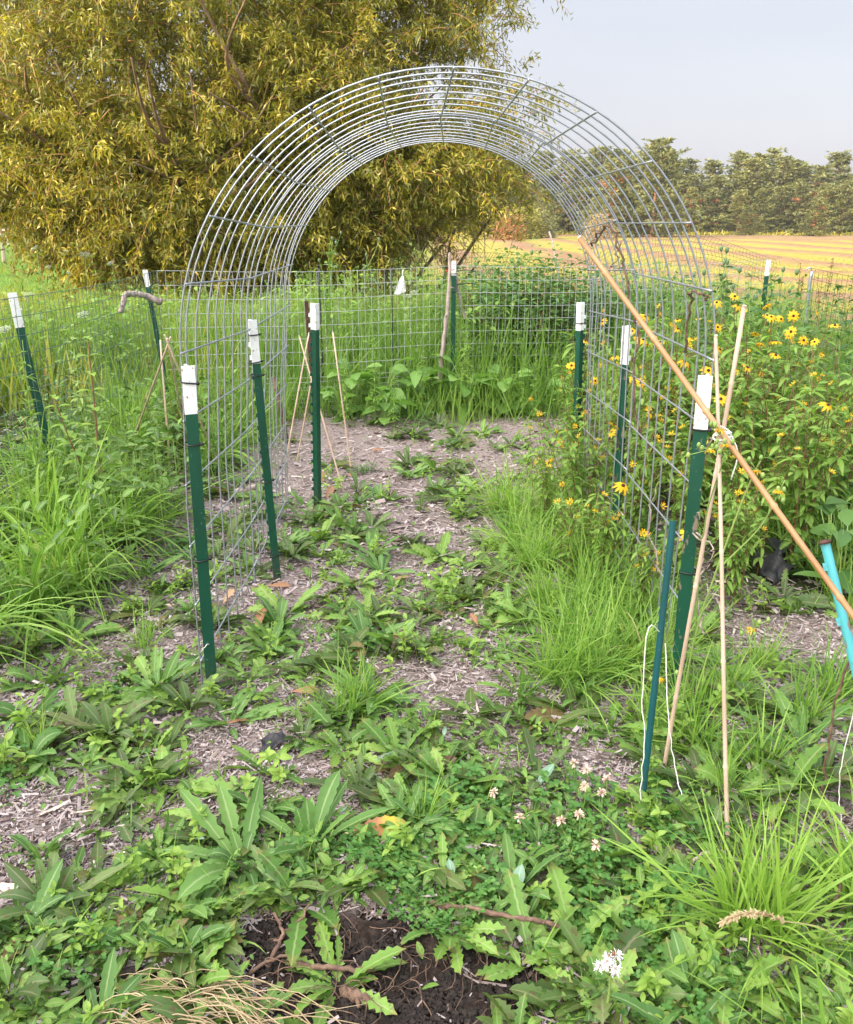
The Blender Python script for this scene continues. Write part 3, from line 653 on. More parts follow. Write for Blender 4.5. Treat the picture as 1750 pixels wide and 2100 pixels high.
tag(o, 'bit of red cord tied round the leaning stick', 'cord')
stick('short_stick', 'short stub of stick hanging behind the middle fence post', [PY(935, 560, 7.36), PY(941, 600, 7.36), PY(946, 622, 7.36), PY(952, 640, 7.37), PY(953, 655, 7.37)], .013, .011, 'bark', nub=2)
for (y0, y1, x1, lab) in ((556, 557, 975, 'upper black strap tail sticking out from the middle fence post'), (584, 584, 982, 'lower black strap tail sticking out from the middle fence post')):
    a, b_ = np.array(PY(936, y0, 7.28)), np.array(PY(x1, y1, 7.26))
    o = ob('strap_tail', MB().add(tube_path([a - a, (b_ - a) * .5 + np.array([0, 0, .012]), b_ - a], .0045, 6, 8, .002)).mesh('strap_tail', [M['tie']])); o.location = a; tag(o, lab, 'strap', 'black strap tails on the fence posts')
a, b_ = np.array(PY(307, 588, 6.57)), np.array(PY(342, 578, 6.5))
o = ob('strap_tail', MB().add(tube_path([a - a, (b_ - a) * .4 + np.array([0, 0, .02]), b_ - a], .0045, 6, 8, .002)).mesh('strap_tail', [M['tie']])); o.location = a; tag(o, 'black strap tail twisted round the left corner fence post', 'strap', 'black strap tails on the fence posts')
stick('bent_branch', 'bent grey branch draped over the left corner fence post', [PY(247, 640, 6.3), PY(252, 625, 6.32), PY(257, 605, 6.36), PY(272, 602, 6.4), PY(300, 606, 6.46), PY(318, 615, 6.48), PY(331, 620, 6.5)], .017, .026, 'bark', 'branch', nub=6, k=26)
# white rag on the fence
mb = MB(); us = np.linspace(0, 1, 9); vs = np.linspace(0, 1, 12); U_, V_ = np.meshgrid(us, vs)
a = PY(826, 566, 7.26); wd = .015 + .085 * V_ ** .8
P = np.stack([(U_ - .62) * wd - .012 * V_, -.012 * np.sin(U_ * 9 + V_ * 4) * V_, -V_ * .145 * (1 - .25 * (U_ - .2) ** 2)], -1)
mb.add((P.reshape(-1, 3), quads_grid(9, 12), None)); mb.add(tube_path([(0.004, 0, .05), (0, 0, 0), (.012, -.004, -.17)], .003, 6, 8))
o = ob('white_rag', mb.mesh('white_rag', [M['tip']])); o.location = a; tag(o, 'small torn white rag hanging on the back fence', 'rag')
sp_ = PY(1127, 475, 8.9); stick('white_stick', 'thin pale stick leaning behind the rear right of the arch', [PY(1152, 640, 8.6), PY(1145, 560, 8.7), PY(1136, 510, 8.8), sp_], .013, .009, 'deadwood', 'stick', k=12)

# ------------------------------------------------------------------ leaf shapes
def lance(K, peak=.6, base=.25, tip=.04):
    t = np.linspace(0, 1, K); w = np.where(t < peak, base + (1 - base) * np.sin(t / peak * math.pi / 2) ** 1.3, np.cos((t - peak) / (1 - peak) * math.pi / 2) ** .75)
    w[-1] = tip; return w
def toothed(K, rng, deep=.45, peak=.68):
    w = lance(K, peak, .16); s = np.ones(K); s[1:-1:2] = 1 - deep * rng.uniform(.4, 1, len(s[1:-1:2])); return w * s
OVATE = lance(7, .4, .12, .05); GRASS = np.array([.75, 1, .92, .75, .5, .06]); WILL = np.array([.1, 1, .08]); LONG = lance(6, .45, .2)

def rosette(kind, seed, alt=0):
    rng = np.random.default_rng(seed); mb = MB()
    if kind in ('dandelion', 'chicory', 'dock', 'plantain'):
        n = {'dandelion': 17, 'chicory': 18, 'dock': 12, 'plantain': 10}[kind] + int(rng.integers(-3, 4))
        az = np.arange(n) * 2.4 + rng.normal(0, .35, n)
        el = {'dandelion': rng.uniform(.15, .95, n), 'chicory': rng.uniform(.35, 1.15, n), 'dock': rng.uniform(.1, .7, n), 'plantain': rng.uniform(.1, .5, n)}[kind]
        L = {'dandelion': rng.uniform(.09, .19, n), 'chicory': rng.uniform(.11, .22, n), 'dock': rng.uniform(.10, .20, n), 'plantain': rng.uniform(.06, .11, n)}[kind]
        Wd = L * {'dandelion': .27, 'chicory': .18, 'dock': .30, 'plantain': .46}[kind] * rng.uniform(.8, 1.2, n)
        K = 17
        L = L * rng.choice([.55, 1, 1, 1.15], n)
        pr = np.stack([toothed(K, rng, .55) if kind == 'dandelion' else toothed(K, rng, .30, .6) if kind == 'chicory' else toothed(K, rng, .30, .55) if kind == 'dock' else lance(K, .5, .12) for _ in range(n)])
        D = np.stack([np.cos(az) * np.cos(el), np.sin(az) * np.cos(el), np.sin(el)], 1)
        r = rng.uniform(.15, .95, n)
        if kind == 'dock': r = rng.uniform(.1, 1.0, n)
        mb.add(blades(np.stack([.006 * np.cos(az), .006 * np.sin(az), 0 * az], 1), D, L, Wd, rng.uniform(.15, .75, n) * np.sin(el) + .05, pr, .30, rng.normal(0, .35, n), r, 3, .022, rng))
        mats = {'dandelion': 'weed', 'chicory': 'weed_blue', 'dock': 'dock', 'plantain': 'weed'}[kind]
        if alt and kind != 'dock': mats = 'weed_dark'
    elif kind == 'seedling':
        for s_ in range(int(rng.integers(2, 5))):
            x, y = rng.normal(0, .025, 2); h = rng.uniform(.05, .15); top = np.array([x + rng.normal(0, .02), y + rng.normal(0, .02), h])
            mb.add(seg((x, y, 0), top, .0018, 4, .8))
            n = int(rng.integers(6, 11)); f = np.sort(rng.uniform(.3, 1, n)); az = np.arange(n) * 1.75 + rng.normal(0, .3, n); el = rng.uniform(.1, .8, n)
            B = np.array([x, y, 0]) + (top - np.array([x, y, 0])) * f[:, None]
            mb.add(blades(B, np.stack([np.cos(az) * np.cos(el), np.sin(az) * np.cos(el), np.sin(el)], 1), rng.uniform(.022, .05, n), rng.uniform(.011, .021, n), .3, OVATE, .3, rng.normal(0, .3, n), rng.uniform(.2, 1, n), 3, .02, rng))
        mats = 'lime'
    elif kind == 'clover':
        n = 75; rr = .12 * np.sqrt(rng.uniform(0, 1, n)); az = rng.uniform(0, 6.283, n); h = rng.uniform(.02, .065, n)
        c = np.stack([rr * np.cos(az), rr * np.sin(az), h], 1)
        mb.add(tubes(np.stack([c * [.7, .7, 0], c], 1), .0008, 4, .5, False))
        for j in range(3):
            a = az + j * 2.094 + rng.normal(0, .15, n); e = rng.uniform(-.1, .35, n)
            mb.add(blades(c, np.stack([np.cos(a) * np.cos(e), np.sin(a) * np.cos(e), np.sin(e)], 1), rng.uniform(.010, .017, n), rng.uniform(.010, .015, n), .1, np.array([.2, .8, 1, .75, .25]), .25, 0, rng.uniform(0, 1, n), 3, 0, rng))
        mats = 'clover'
    return mb.mesh(kind + '_leaves', [M[mats]])
TPL = {k: [rosette(k, 100 * i + len(k), i % 3 == 2) for i in range(n)] for k, n in (('dandelion', 14), ('chicory', 11), ('dock', 7), ('plantain', 3), ('seedling', 6), ('clover', 4))}

# ------------------------------------------------------------------ labels that tell neighbours apart
LM = [('the nearest left post', -.74, 2.6), ('the second left post', -.67, 3.5), ('the inner post', -.6, 4.5), ('the nearest right post', .84, 2.55), ('the blue-green stake', .57, 1.9),
      ('the tripod cane', .77, 1.75), ('the bleached stick', -1.0, 4.2), ('the cane tent', -1.5, 4.7), ('the dug soil', -.05, 1.25), ('the white wood chip', -.95, 1.6),
      ('the brown stick', .1, 1.5), ('the turning leaf', -.13, 1.78), ('the centre tuft', -.23, 2.55), ('the fabric scrap', -.5, 2.3), ('the bright grass', .55, 3.0),
      ('the torn fabric', 1.5, 3.2), ('the back fence', -.1, 6.6), ('the seeding tussock', .75, 1.5), ('the thistledown', .35, 1.25), ('the turquoise stake', 1.0, 2.0), ('the long grass', -1.9, 3.6), ('the mid path', 0, 4.2)]
LOOK = {'dandelion': ('jagged dandelion weed', 'weed'), 'chicory': ('long-leaved chicory weed', 'weed'), 'dock': ('dull ragged dock weed', 'weed'), 'plantain': ('low round-leaved plantain', 'weed'),
        'seedling': ('pale green seedlings', 'seedling'), 'clover': ('patch of small clover leaves', 'clover')}
USED = {}
def label_for(base, x, y, size=''):
    o_ = sorted(LM, key=lambda l: (l[1] - x) ** 2 + (l[2] - y) ** 2)
    (n0, x0, y0), (n1, x1_, y1_) = o_[0], o_[1]; dx, dy = x - x0, y - y0
    rel = ('right of ' if dx > 0 else 'left of ') if abs(dx) > abs(dy) * .8 else ('behind ' if dy > 0 else 'in front of ')
    near = 'close ' if math.hypot(dx, dy) < .22 else ''
    for lab in (f'{size} {base} {near}{rel}{n0}', f'{size} {base} {rel}{n0}, towards {n1}', f'{size} {base} between {n0} and {n1}'):
        lab = ' '.join(lab.split())
        if lab not in USED and 4 <= len(lab.split()) <= 16: USED[lab] = 1; return lab
    return lab
def put(kind, x, y, s, rz=None, tilt=.0):
    me = random.choice(TPL[kind]); o = ob({'dandelion': 'dandelion', 'chicory': 'chicory', 'dock': 'dock', 'plantain': 'plantain', 'seedling': 'seedlings', 'clover': 'clover_patch'}[kind], me)
    o.location = (x, y, float(gh(x, y)) - .004); o.rotation_euler = (random.gauss(0, tilt), random.gauss(0, tilt), random.uniform(0, 6.28) if rz is None else rz); o.scale = (s, s, s * random.uniform(.85, 1.15))
    sz = 'large' if s > 1.22 else 'small' if s < .85 else ''
    tag(o, label_for(LOOK[kind][0], x, y, sz), LOOK[kind][1], {'dandelion': 'dandelion weeds in the mulch', 'chicory': 'long-leaved weeds in the mulch', 'dock': 'dull ragged weeds in the mulch', 'plantain': 'plantains in the mulch',
        'seedling': 'pale seedlings in the mulch', 'clover': 'clover patches in the mulch'}[kind])
    return o
# prominent weeds, where the photo has them
for kind, x, y, s, tl in (('chicory', 640, 1760, 1.35, .1), ('chicory', 500, 1800, 1.3, .1), ('chicory', 110, 1900, 1.35, .1), ('chicory', 60, 1960, 1.2, .1), ('chicory', 330, 1440, 1.3, .1), ('chicory', 390, 1470, 1.2, .1), ('chicory', 230, 1520, 1.25, .1),
        ('dandelion', 330, 1640, 1.25, .1), ('chicory', 60, 1590, 1.3, .1), ('dandelion', 240, 1690, 1.0, .1), ('chicory', 730, 1480, 1.15, .1), ('dandelion', 700, 1560, 1.2, .1), ('dandelion', 620, 1880, 1.3, .1), 
        ('dandelion', 1180, 1960, 1.35, .1), ('dandelion', 1090, 1990, 1.3, .1), ('dandelion', 1230, 2050, 1.3, .1), ('dandelion', 1010, 1880, 1.2, .1), ('chicory', 1050, 1850, 1.1, .1), ('dandelion', 960, 1660, 1.2, .1), ('dandelion', 1200, 1790, 1.3, .1),
        ('dandelion', 1300, 1850, 1.3, .1), ('chicory', 1440, 1650, 1.3, .1), ('dandelion', 1470, 1580, 1.3, .1), ('chicory', 1560, 1480, 1.3, .1), ('chicory', 1640, 1560, 1.35, .1), ('dandelion', 1600, 1660, 1.35, .1), ('chicory', 1680, 1640, 1.3, .1),
        ('chicory', 470, 1500, 1.1, .1), ('dandelion', 560, 1330, 1.2, .1), ('dock', 620, 1390, 1.1, .1), ('dandelion', 150, 1330, 1.2, .1), ('dandelion', 90, 1420, 1.25, .1), ('chicory', 30, 1280, 1.3, .1), ('dandelion', 200, 1240, 1.2, .1), ('chicory', 270, 1130, 1.25, .1), ('chicory', 320, 1060, 1.3, .1),
        ('dandelion', 750, 1290, 1.2, .1), ('dock', 770, 1310, 1.1, .1), ('dock', 720, 1120, 1.0, .1), ('dandelion', 660, 1120, 1.1, .1), ('dock', 800, 1040, 1.0, .1), ('dandelion', 850, 900, 1.3, .1), ('chicory', 900, 880, 1.3, .1), ('chicory', 850, 870, 1.3, .1), ('dandelion', 990, 900, 1.2, .1), ('dock', 940, 930, 1.0, .1),
        ('chicory', 20, 2080, 1.3, .1), ('dandelion', 380, 2060, 1.1, .1), ('dandelion', 260, 2000, 1.1, .1), ('dandelion', 1330, 1980, 1.2, .1), ('dandelion', 430, 1900, 1.3, .1), ('dock', 420, 1730, 1.1, .1), ('dock', 1120, 1520, 1.1, .1)):
    p_ = G(x, y); put(kind, p_.x, p_.y, s * random.uniform(.78, .95), tilt=tl)
# the rest, thinning out over the bare patches
cnt = dict(dandelion=262, chicory=110, dock=150, plantain=36, seedling=150, clover=64)
for kind, n in cnt.items():
    done = 0; tries = 0
    while done < n and tries < 9000:
        tries += 1
        x, y = random.uniform(0, 1750), random.uniform(880, 2190) if random.random() < .68 else random.uniform(850, 1300)
        p_ = G(x, y); bx = bareness(np.array([p_.x]), np.array([p_.y]))[0]; sx = soilness(np.array([p_.x]), np.array([p_.y]))[0]
        if random.random() < max(bx * .93, sx * .985): continue
        if p_.x > 1.15 and p_.y > 3.3: continue
        if kind == 'clover' and not (620 < x < 1420 and 1620 < y < 1950) and random.random() < .9: continue
        if kind == 'chicory' and x > 900 and random.random() < .5: continue
        if kind == 'dandelion' and x < 700 and y < 1500 and random.random() < .4: continue
        if kind == 'seedling' and 560 < x < 1300 and 1400 < y and random.random() < .6: continue
        put(kind, p_.x, p_.y, random.uniform(.5, 1.08) * (.85 if y > 1700 else 1), tilt=.15); done += 1
# ground cover nobody could count: tiny leaves and stray blades between the weeds
n = 19000
px_, py_ = RG.uniform(-20, 1770, n), RG.uniform(860, 2190, n)
a_, d_, e_ = (px_ - 875) / 1750, CP - (py_ - 1050) / 1750 * SP, -SP - (py_ - 1050) / 1750 * CP
tt_ = -CAM_H / e_; gxs, gys = a_ * tt_, d_ * tt_
keep = RG.uniform(0, 1, n) > np.maximum(np.maximum(bareness(gxs, gys) * .90, soilness(gxs, gys) * .985), .12)
keep &= (wob2(gxs * 1.7, gys * 1.7) + RG.normal(0, .12, n)) > .36
gxs, gys = gxs[keep], gys[keep]; n = len(gxs)
az = RG.uniform(0, 6.283, n); el = RG.uniform(.05, 1.0, n)
big = RG.uniform(0, 1, n)
mb = MB()
hz = RG.uniform(0, .035, n)
mb.add(blades(np.stack([gxs, gys, gh(gxs, gys) + hz], 1), np.stack([np.cos(az) * np.cos(el), np.sin(az) * np.cos(el), np.sin(el)], 1), .012 + .055 * big ** 3 + .01 * RG.uniform(0, 1, n), .008 + .014 * big ** 2, RG.uniform(.1, .6, n), OVATE, .25, RG.normal(0, .4, n), RG.uniform(0, 1, n) * .9, 3, .02), 0)
k_ = RG.uniform(0, 1, n) < .22; m_ = k_.sum(); ag = RG.uniform(0, 6.283, m_); eg = RG.uniform(.3, 1.4, m_)
mb.add(blades(np.stack([gxs[k_], gys[k_], gh(gxs[k_], gys[k_])], 1), np.stack([np.cos(ag) * np.cos(eg), np.sin(ag) * np.cos(eg), np.sin(eg)], 1), RG.uniform(.04, .15, m_), RG.uniform(.002, .005, m_), RG.uniform(.1, .7, m_), GRASS, .2, RG.normal(0, .4, m_), None, 2), 1)
tag(ob('ground_cover', mb.mesh('ground_cover', [M['weed'], M['grass']])), 'tiny weed leaves and stray grass blades covering the mulch', None, kind='stuff')

# mulch: shredded wood chips
n = 80000
px_, py_ = RG.uniform(-30, 1780, n), 840 + 1360 * RG.uniform(0, 1, n) ** .8
a_, d_, e_ = (px_ - 875) / 1750, CP - (py_ - 1050) / 1750 * SP, -SP - (py_ - 1050) / 1750 * CP
tt_ = -CAM_H / e_; gxs, gys = a_ * tt_, d_ * tt_
keep = (RG.uniform(0, 1, n) > soilness(gxs, gys) * .985) & (RG.uniform(0, 1, n) > greenness(gxs, gys) * .7)
gxs, gys = gxs[keep], gys[keep]; n = len(gxs)
az = RG.uniform(0, 6.283, n) ; pit = RG.normal(0, .22, n); rol = RG.normal(0, .5, n)
U = np.stack([np.cos(az) * np.cos(pit), np.sin(az) * np.cos(pit), np.sin(pit)], 1)
S = norm(np.cross(Z3, U)); N = np.cross(U, S); V2 = S * np.cos(rol)[:, None] + N * np.sin(rol)[:, None]; N2 = np.cross(U, V2)
ln = np.exp(RG.normal(-4.65, .62, n)); wd = np.minimum(np.exp(RG.normal(-6.1, .6, n)), ln * .6); 
far_ = np.clip(gys / 3, .75, 1.6)
mb = MB(); mb.add(boxes(np.stack([gxs, gys, gh(gxs, gys) + .002 + RG.exponential(.004, n)], 1), U, V2, N2, ln * far_, wd * far_, .0011 * far_, np.clip(RG.beta(2.2, 2.0, n), 0, 1)))
tag(ob('mulch_chips', mb.mesh('mulch_chips', [M['chip']], False)), 'shredded greyish wood mulch scattered over the path', None, kind='stuff')

# dug soil: crumbs and rootlets
n = 15000; c0 = G(800, 2030)
ex, ey = RG.normal(0, .26, n), RG.normal(0, .14, n); xs, ys = c0.x + ex, c0.y + ey
kk = (soilness(xs, ys) > .3) & (ys > 1.0); xs, ys = xs[kk], ys[kk]; n = len(xs); s_ = np.minimum(np.exp(RG.normal(-6.1, .5, n)), .007); dv = norm(RG.normal(0, 1, (n, 3))); d2 = norm(np.cross(dv, RG.normal(0, 1, (n, 3))))
mb = MB(); mb.add(boxes(np.stack([xs, ys, gh(xs, ys) + s_ * .3], 1), dv, d2, np.cross(dv, d2), s_, s_ * .8, s_ * .7))
tag(ob('soil_crumbs', mb.mesh('soil_crumbs', [M['crumb']], False)), 'crumbs of dark freshly dug soil at the bottom', None, kind='stuff')
mb = MB()
for i in range(150):
    x, y = c0.x + random.gauss(0, .26), c0.y + random.gauss(.02, .10)
    if y < 1.0: continue
    a = random.uniform(0, 6.28); L = random.uniform(.03, .14); z = float(gh(x, y))
    mb.add(tube_path([(x, y, z), (x + L * .3 * math.cos(a), y + L * .3 * math.sin(a), z + random.uniform(.005, .04)), (x + L * .7 * math.cos(a + .4), y + L * .7 * math.sin(a + .4), z + random.uniform(0, .03)), (x + L * math.cos(a + random.gauss(0, .5)), y + L * math.sin(a), z)], random.uniform(.0007, .0022), 4, 8, .0006))
tag(ob('rootlets', mb.mesh('rootlets', [M['stick']])), 'tangle of pulled roots on the dug soil', None, kind='stuff')

# ------------------------------------------------------------------ grasses
def clump(seed, n, L, W_, spread, lean=(0, 0), el=(.7, 1.5), droop=(.15, .8), matn='grass', dry=.0, K=7):
    rng = np.random.default_rng(seed); az = rng.uniform(0, 6.283, n); e = rng.uniform(*el, n)
    r_ = spread * np.sqrt(rng.uniform(0, 1, n)); a2 = rng.uniform(0, 6.283, n)
    D = norm(np.stack([np.cos(az) * np.cos(e) + lean[0], np.sin(az) * np.cos(e) + lean[1], np.sin(e)], 1))
    mb = MB(); prof = np.interp(np.linspace(0, 1, K), np.linspace(0, 1, 6), GRASS)
    mb.add(blades(np.stack([r_ * np.cos(a2), r_ * np.sin(a2), 0 * az], 1), D, rng.uniform(.45, 1, n) * L, rng.uniform(.6, 1.2, n) * W_, rng.uniform(*droop, n), prof, .35, rng.normal(0, .5, n), None, 3, 0, rng))
    return mb.mesh('grass_clump', [M[matn]])
CL = [clump(s, 120, .92, .0135, .10, lean=(.18, -.05), el=(.75, 1.5), droop=(.2, 1.05), K=9) for s in range(5)]
CF = [clump(40 + s, 190, .50, .0055, .07, el=(.55, 1.45), droop=(.1, .75)) for s in range(5)]
CS = [clump(60 + s, 70, .30, .0045, .035, el=(.5, 1.45), droop=(.05, .55)) for s in range(4)]
def put_grass(me, x, y, s, label, group, sz=1.0, name='grass_clump'):
    o = ob(name, me); o.location = (x, y, float(gh(x, y)) - .01); o.rotation_euler = (random.gauss(0, .08), random.gauss(0, .08), random.gauss(0, .7)); o.scale = (s, s, s * sz); tag(o, label, 'grass', group); return o
GA = 'long arching grass clumps on the left'
spots = [(-1.75, 2.75), (-1.55, 3.1), (-1.95, 3.2), (-1.62, 3.5), (-2.1, 3.6), (-1.85, 3.85), (-2.3, 3.05), (-1.6, 4.0), (-2.0, 4.2), (-2.4, 3.9), (-1.75, 4.4), (-2.2, 4.6), (-1.42, 3.35), (-2.5, 4.4), (-1.95, 4.9), (-2.3, 5.3), (-1.9, 5.5), (-2.15, 5.9), (-1.55, 5.4), (-1.3, 5.9), (-1.75, 6.1), (-1.35, 5.2)]
for i, (x, y) in enumerate(spots):
    rowd = 'front' if y < 3.3 else 'middle' if y < 4.3 else 'rear'
    put_grass(CL[i % 5], x + random.gauss(0, .05), y, random.uniform(.85, 1.15) * (.8 if x > -1.5 else 1), label_for('clump of long arching grass', x, y, rowd + '-row'), GA, random.uniform(.8, 1.05))
GB = 'bright grass clumps below the yellow flowers'
for i, (x, y) in enumerate([(1230, 1400), (1170, 1330), (1290, 1330), (1120, 1260), (1210, 1250), (1290, 1230), (1100, 1180), (1180, 1160), (1330, 1390), (1150, 1420), (1060, 1130), (1260, 1150), (1120, 1090), (1330, 1290), (1040, 1060), (1130, 1030), (1200, 1060)]):
    p_ = G(x, y); put_grass(CF[i % 5], p_.x, p_.y, random.uniform(.8, 1.15), label_for('bright green grass clump', p_.x, p_.y), GB)
GC = 'grass tufts among the weeds'
for i, (x, y, s) in enumerate([(715, 1480, 1.15), (750, 1450, .9), (1560, 1600, 1.1), (1480, 1640, .9), (1640, 1500, 1.1), (1700, 1440, 1.2), (870, 1700, .7), (300, 1340, .8), (1410, 1480, 1.1), (1330, 1500, .9), (1430, 1540, 1.0), (90, 1560, .7), (650, 1490, .6), (1560, 1380, .9), (1500, 1440, 1.0)]):
    p_ = G(x, y); put_grass(CS[i % 4], p_.x, p_.y, s * 1.15, label_for('grass tuft', p_.x, p_.y, 'tall' if s > 1 else 'short'), GC, name='grass_tuft')
# the big seeding tussock bottom right and its neighbour at the edge
p_ = G(1545, 1925); t_ = thing('grass_tussock', 'big yellow-green grass tussock at lower right with one pale seed head', 'grass', (p_.x, p_.y, 0))
ob('blades', clump(90, 260, .50, .0075, .075, el=(.4, 1.5), droop=(.05, .6), K=8, matn='lime_grass'), t_); ob('broad_leaves', clump(91, 26, .26, .018, .05, el=(.6, 1.3), droop=(.2, .6), matn='susan'), t_)
hd = [np.array(PY(*q_, 1.42)) - np.array(p_) for q_ in ((1745, 1960), (1690, 1905), (1610, 1890), (1560, 1874), (1520, 1876), (1482, 1892))]
mb = MB(); mb.add(tube_path(hd[:3], .0012, 4, 10)); cu = bez(hd[2:], 46)
for i, c_ in enumerate(cu):
    for j in range(4):
        dv = norm(norm(cu[min(i + 1, 45)] - cu[max(i - 1, 0)]) * .6 + RG.normal(0, .5, 3)); mb.add(blades([c_], [dv], .013, .0045, .1, np.array([.4, 1, .7, .1]), .5, 0, random.random()))
ob('seed_head', mb.mesh('seed_head', [M['dry']]), t_)
p2 = G(1790, 1900); put_grass(clump(92, 170, .48, .007, .07, el=(.5, 1.45), droop=(.05, .6), matn='lime_grass'), p2.x, p2.y, 1.0, 'grass tussock cut off by the right edge, right of the seed head', 'big tussocks at lower right', name='grass_tussock')
p3 = G(1660, 2180); o = ob('grass_shoot', MB().add(blades([(0, 0, 0), (.03, .01, 0), (-.04, .02, 0), (.07, 0, 0)], [(-.55, .25, 1), (-.12, .2, 1), (-1.0, .3, .9), (.1, .1, 1)], [.30, .24, .30, .14], [.011, .012, .005, .012], [.1, .12, .2, .1], np.interp(np.linspace(0, 1, 8), np.linspace(0, 1, 6), GRASS), .35, 0, [.5, .6, .8, .4])).mesh('grass_shoot', [M['grass']])); o.location = (p3.x, p3.y, .02)
tag(o, 'few broad grass shoots rising from the bottom edge, lower right', 'grass')

# meadow beyond the fence: grass nobody could count
def meadow(name, label, n, area, hrange, matn, wdt=.006, dens=None, el=(1.0, 1.5), droop=(.05, .4)):
    x, y = RG.uniform(area[0], area[1], n), RG.uniform(area[2], area[3], n)
    if dens is not None: k = RG.uniform(0, 1, n) < dens(x, y); x, y = x[k], y[k]; n = len(x)
    az = RG.uniform(0, 6.283, n); e = RG.uniform(*el, n); h = RG.uniform(*hrange, n) * (.65 + .5 * wob2(x * .7, y * .7)); h = np.where(x < -1.5, np.minimum(h, np.maximum(.25, 1.42 - .052 * y)), h)
    mb = MB(); mb.add(blades(np.stack([x, y, 0 * x], 1), np.stack([np.cos(az) * np.cos(e), np.sin(az) * np.cos(e), np.sin(e)], 1), h, wdt * RG.uniform(.6, 1.3, n), RG.uniform(*droop, n), np.array([.8, 1, .8, .5, .08]), .2, RG.normal(0, .6, n), np.clip(.5 * wob2(x * 1.3, y * .9) + RG.uniform(-.2, .5, n), 0, 1), 2))
    tag(ob(name, mb.mesh(name, [M[matn]])), label, None, kind='stuff')
meadow('meadow_grass', 'tall meadow grass growing behind the back fence', 26000, (-4.2, 4.2, 7.15, 11.5), (.5, 1.2), 'meadow', .014)
meadow('fence_grass', 'lush grass growing along the inside of the fences', 8000, (-2.6, 2.6, 5.9, 7.2), (.25, .75), 'meadow', .009, lambda x, y: np.where((x > -1.1) & (x < 1.4), sm(6.4, 6.8, y) * .55, .95))
meadow('wild_grass', 'sunlit wild grass beyond the left fence', 20000, (-9, -1.5, 6.9, 15.5), (.45, 1.05), 'sunny', .016, lambda x, y: np.clip(.4 + .6 * (y < 11), 0, 1))
meadow('dry_grass', 'buff dry grass stems standing in the rough by the field', 2600, (1.4, 6.0, 5.6, 11), (.7, 1.15), 'dry', .004, lambda x, y: (x > 2.6) * .9 + .12, (1.1, 1.5), (.1, .5))
meadow('right_grass', 'green grass growing behind the yellow flowers on the right', 15000, (1.5, 4.6, 4.2, 8.6), (.4, .95), 'meadow', .0075)
meadow('side_grass', 'grass growing in the lower right beside the compost', 3600, (1.7, 3.0, 2.6, 4.6), (.25, .6), 'grass', .006)
meadow('dry_left_grass', 'straw-coloured grass heads under the willow', 2200, (-6, 1.2, 8.5, 13), (.75, 1.15), 'dry', .005, None, (1.1, 1.5), (.1, .5))
meadow('lawn_grass', 'short green lawn grass on the far left', 9000, (-26, -7, 15, 32), (.10, .28), 'meadow', .02)

def herbs(name, label, n, area, zr, leaf, matn, dens=None):
    x, y = RG.uniform(area[0], area[1], n), RG.uniform(area[2], area[3], n); k = wob2(x * .8, y * .8) + RG.normal(0, .15, n) > .42; x, y = x[k], y[k]; n = len(x)
    z = RG.uniform(*zr, n) * (.55 + .6 * wob2(x * .9 + 3, y)); z = np.where((x < -1.5) & (y > 6.8), np.minimum(z, np.maximum(.2, 1.38 - .052 * y) * RG.uniform(.5, 1, n)), z); az = RG.uniform(0, 6.283, n); el = RG.uniform(-.3, .8, n)
    mb = MB(); mb.add(blades(np.stack([x, y, z], 1), np.stack([np.cos(az) * np.cos(el), np.sin(az) * np.cos(el), np.sin(el)], 1), leaf * RG.uniform(.6, 1.3, n), leaf * RG.uniform(.25, .5, n), .3, OVATE, .25, RG.normal(0, .4, n), None, 3), 0)
    q_ = RG.uniform(0, 1, n) < .25; mb.add(tubes(np.stack([np.stack([x[q_], y[q_], 0 * x[q_]], 1), np.stack([x[q_], y[q_], z[q_] + .03], 1)], 1), .0025, 4, None, False), 1)
    tag(ob(name, mb.mesh(name, [M[matn], M['gstem']])), label, None, kind='stuff')
herbs('herbs', 'mixed leafy weeds tangled in the grass behind the back fence', 15000, (-3.6, 3.6, 7.45, 10.2), (.25, 1.0), .075, 'susan')
herbs('herbs', 'mixed leafy weeds in the sunlit grass beyond the left fence', 9000, (-7, -2.0, 7.0, 12), (.25, .95), .08, 'susan')
herbs('herbs', 'mixed leafy weeds in the long grass inside the left fence', 3500, (-2.7, -1.25, 3.0, 6.6), (.12, .55), .075, 'weed')
herbs('herbs', 'mixed leafy weeds in the rough at the right by the field', 9000, (1.9, 5.0, 5.2, 9.0), (.25, 1.0), .075, 'bush')

# ------------------------------------------------------------------ yellow coneflowers
def flower_mesh(seed, r=.025, droopy=.25, npet=10, cone=1):
    rng = np.random.default_rng(seed); mb = MB(); az = np.arange(npet) * 6.283 / npet + rng.normal(0, .08, npet); e = rng.normal(.1, .15, npet)
    mb.add(blades(np.stack([.006 * np.cos(az), .006 * np.sin(az), 0 * az], 1), np.stack([np.cos(az) * np.cos(e), np.sin(az) * np.cos(e), np.sin(e)], 1), r * rng.uniform(.85, 1.1, npet), r * .42, droopy, np.array([.5, .9, 1, .8, .2]), .2, 0, rng.uniform(0, 1, npet), 3, .02, rng), 0)
    th = np.linspace(0, 6.283, 9)[:-1]
    mb.add(tubes(np.array([[0, 0, -.003], [0, 0, .001], [0, 0, .006], [0, 0, .009]])[None], np.array([[.003, .0078, .0068, .002]]) * (1 if cone else .7), 8), 1)
    return mb.mesh('flower', [M['petal'], M['cone'] if cone else M['budgreen']])
FL = [flower_mesh(i, .026 + .003 * (i % 2), [.2, .5, .3, .7][i]) for i in range(4)]
FB = flower_mesh(9, .013, -.5, 8, 0)
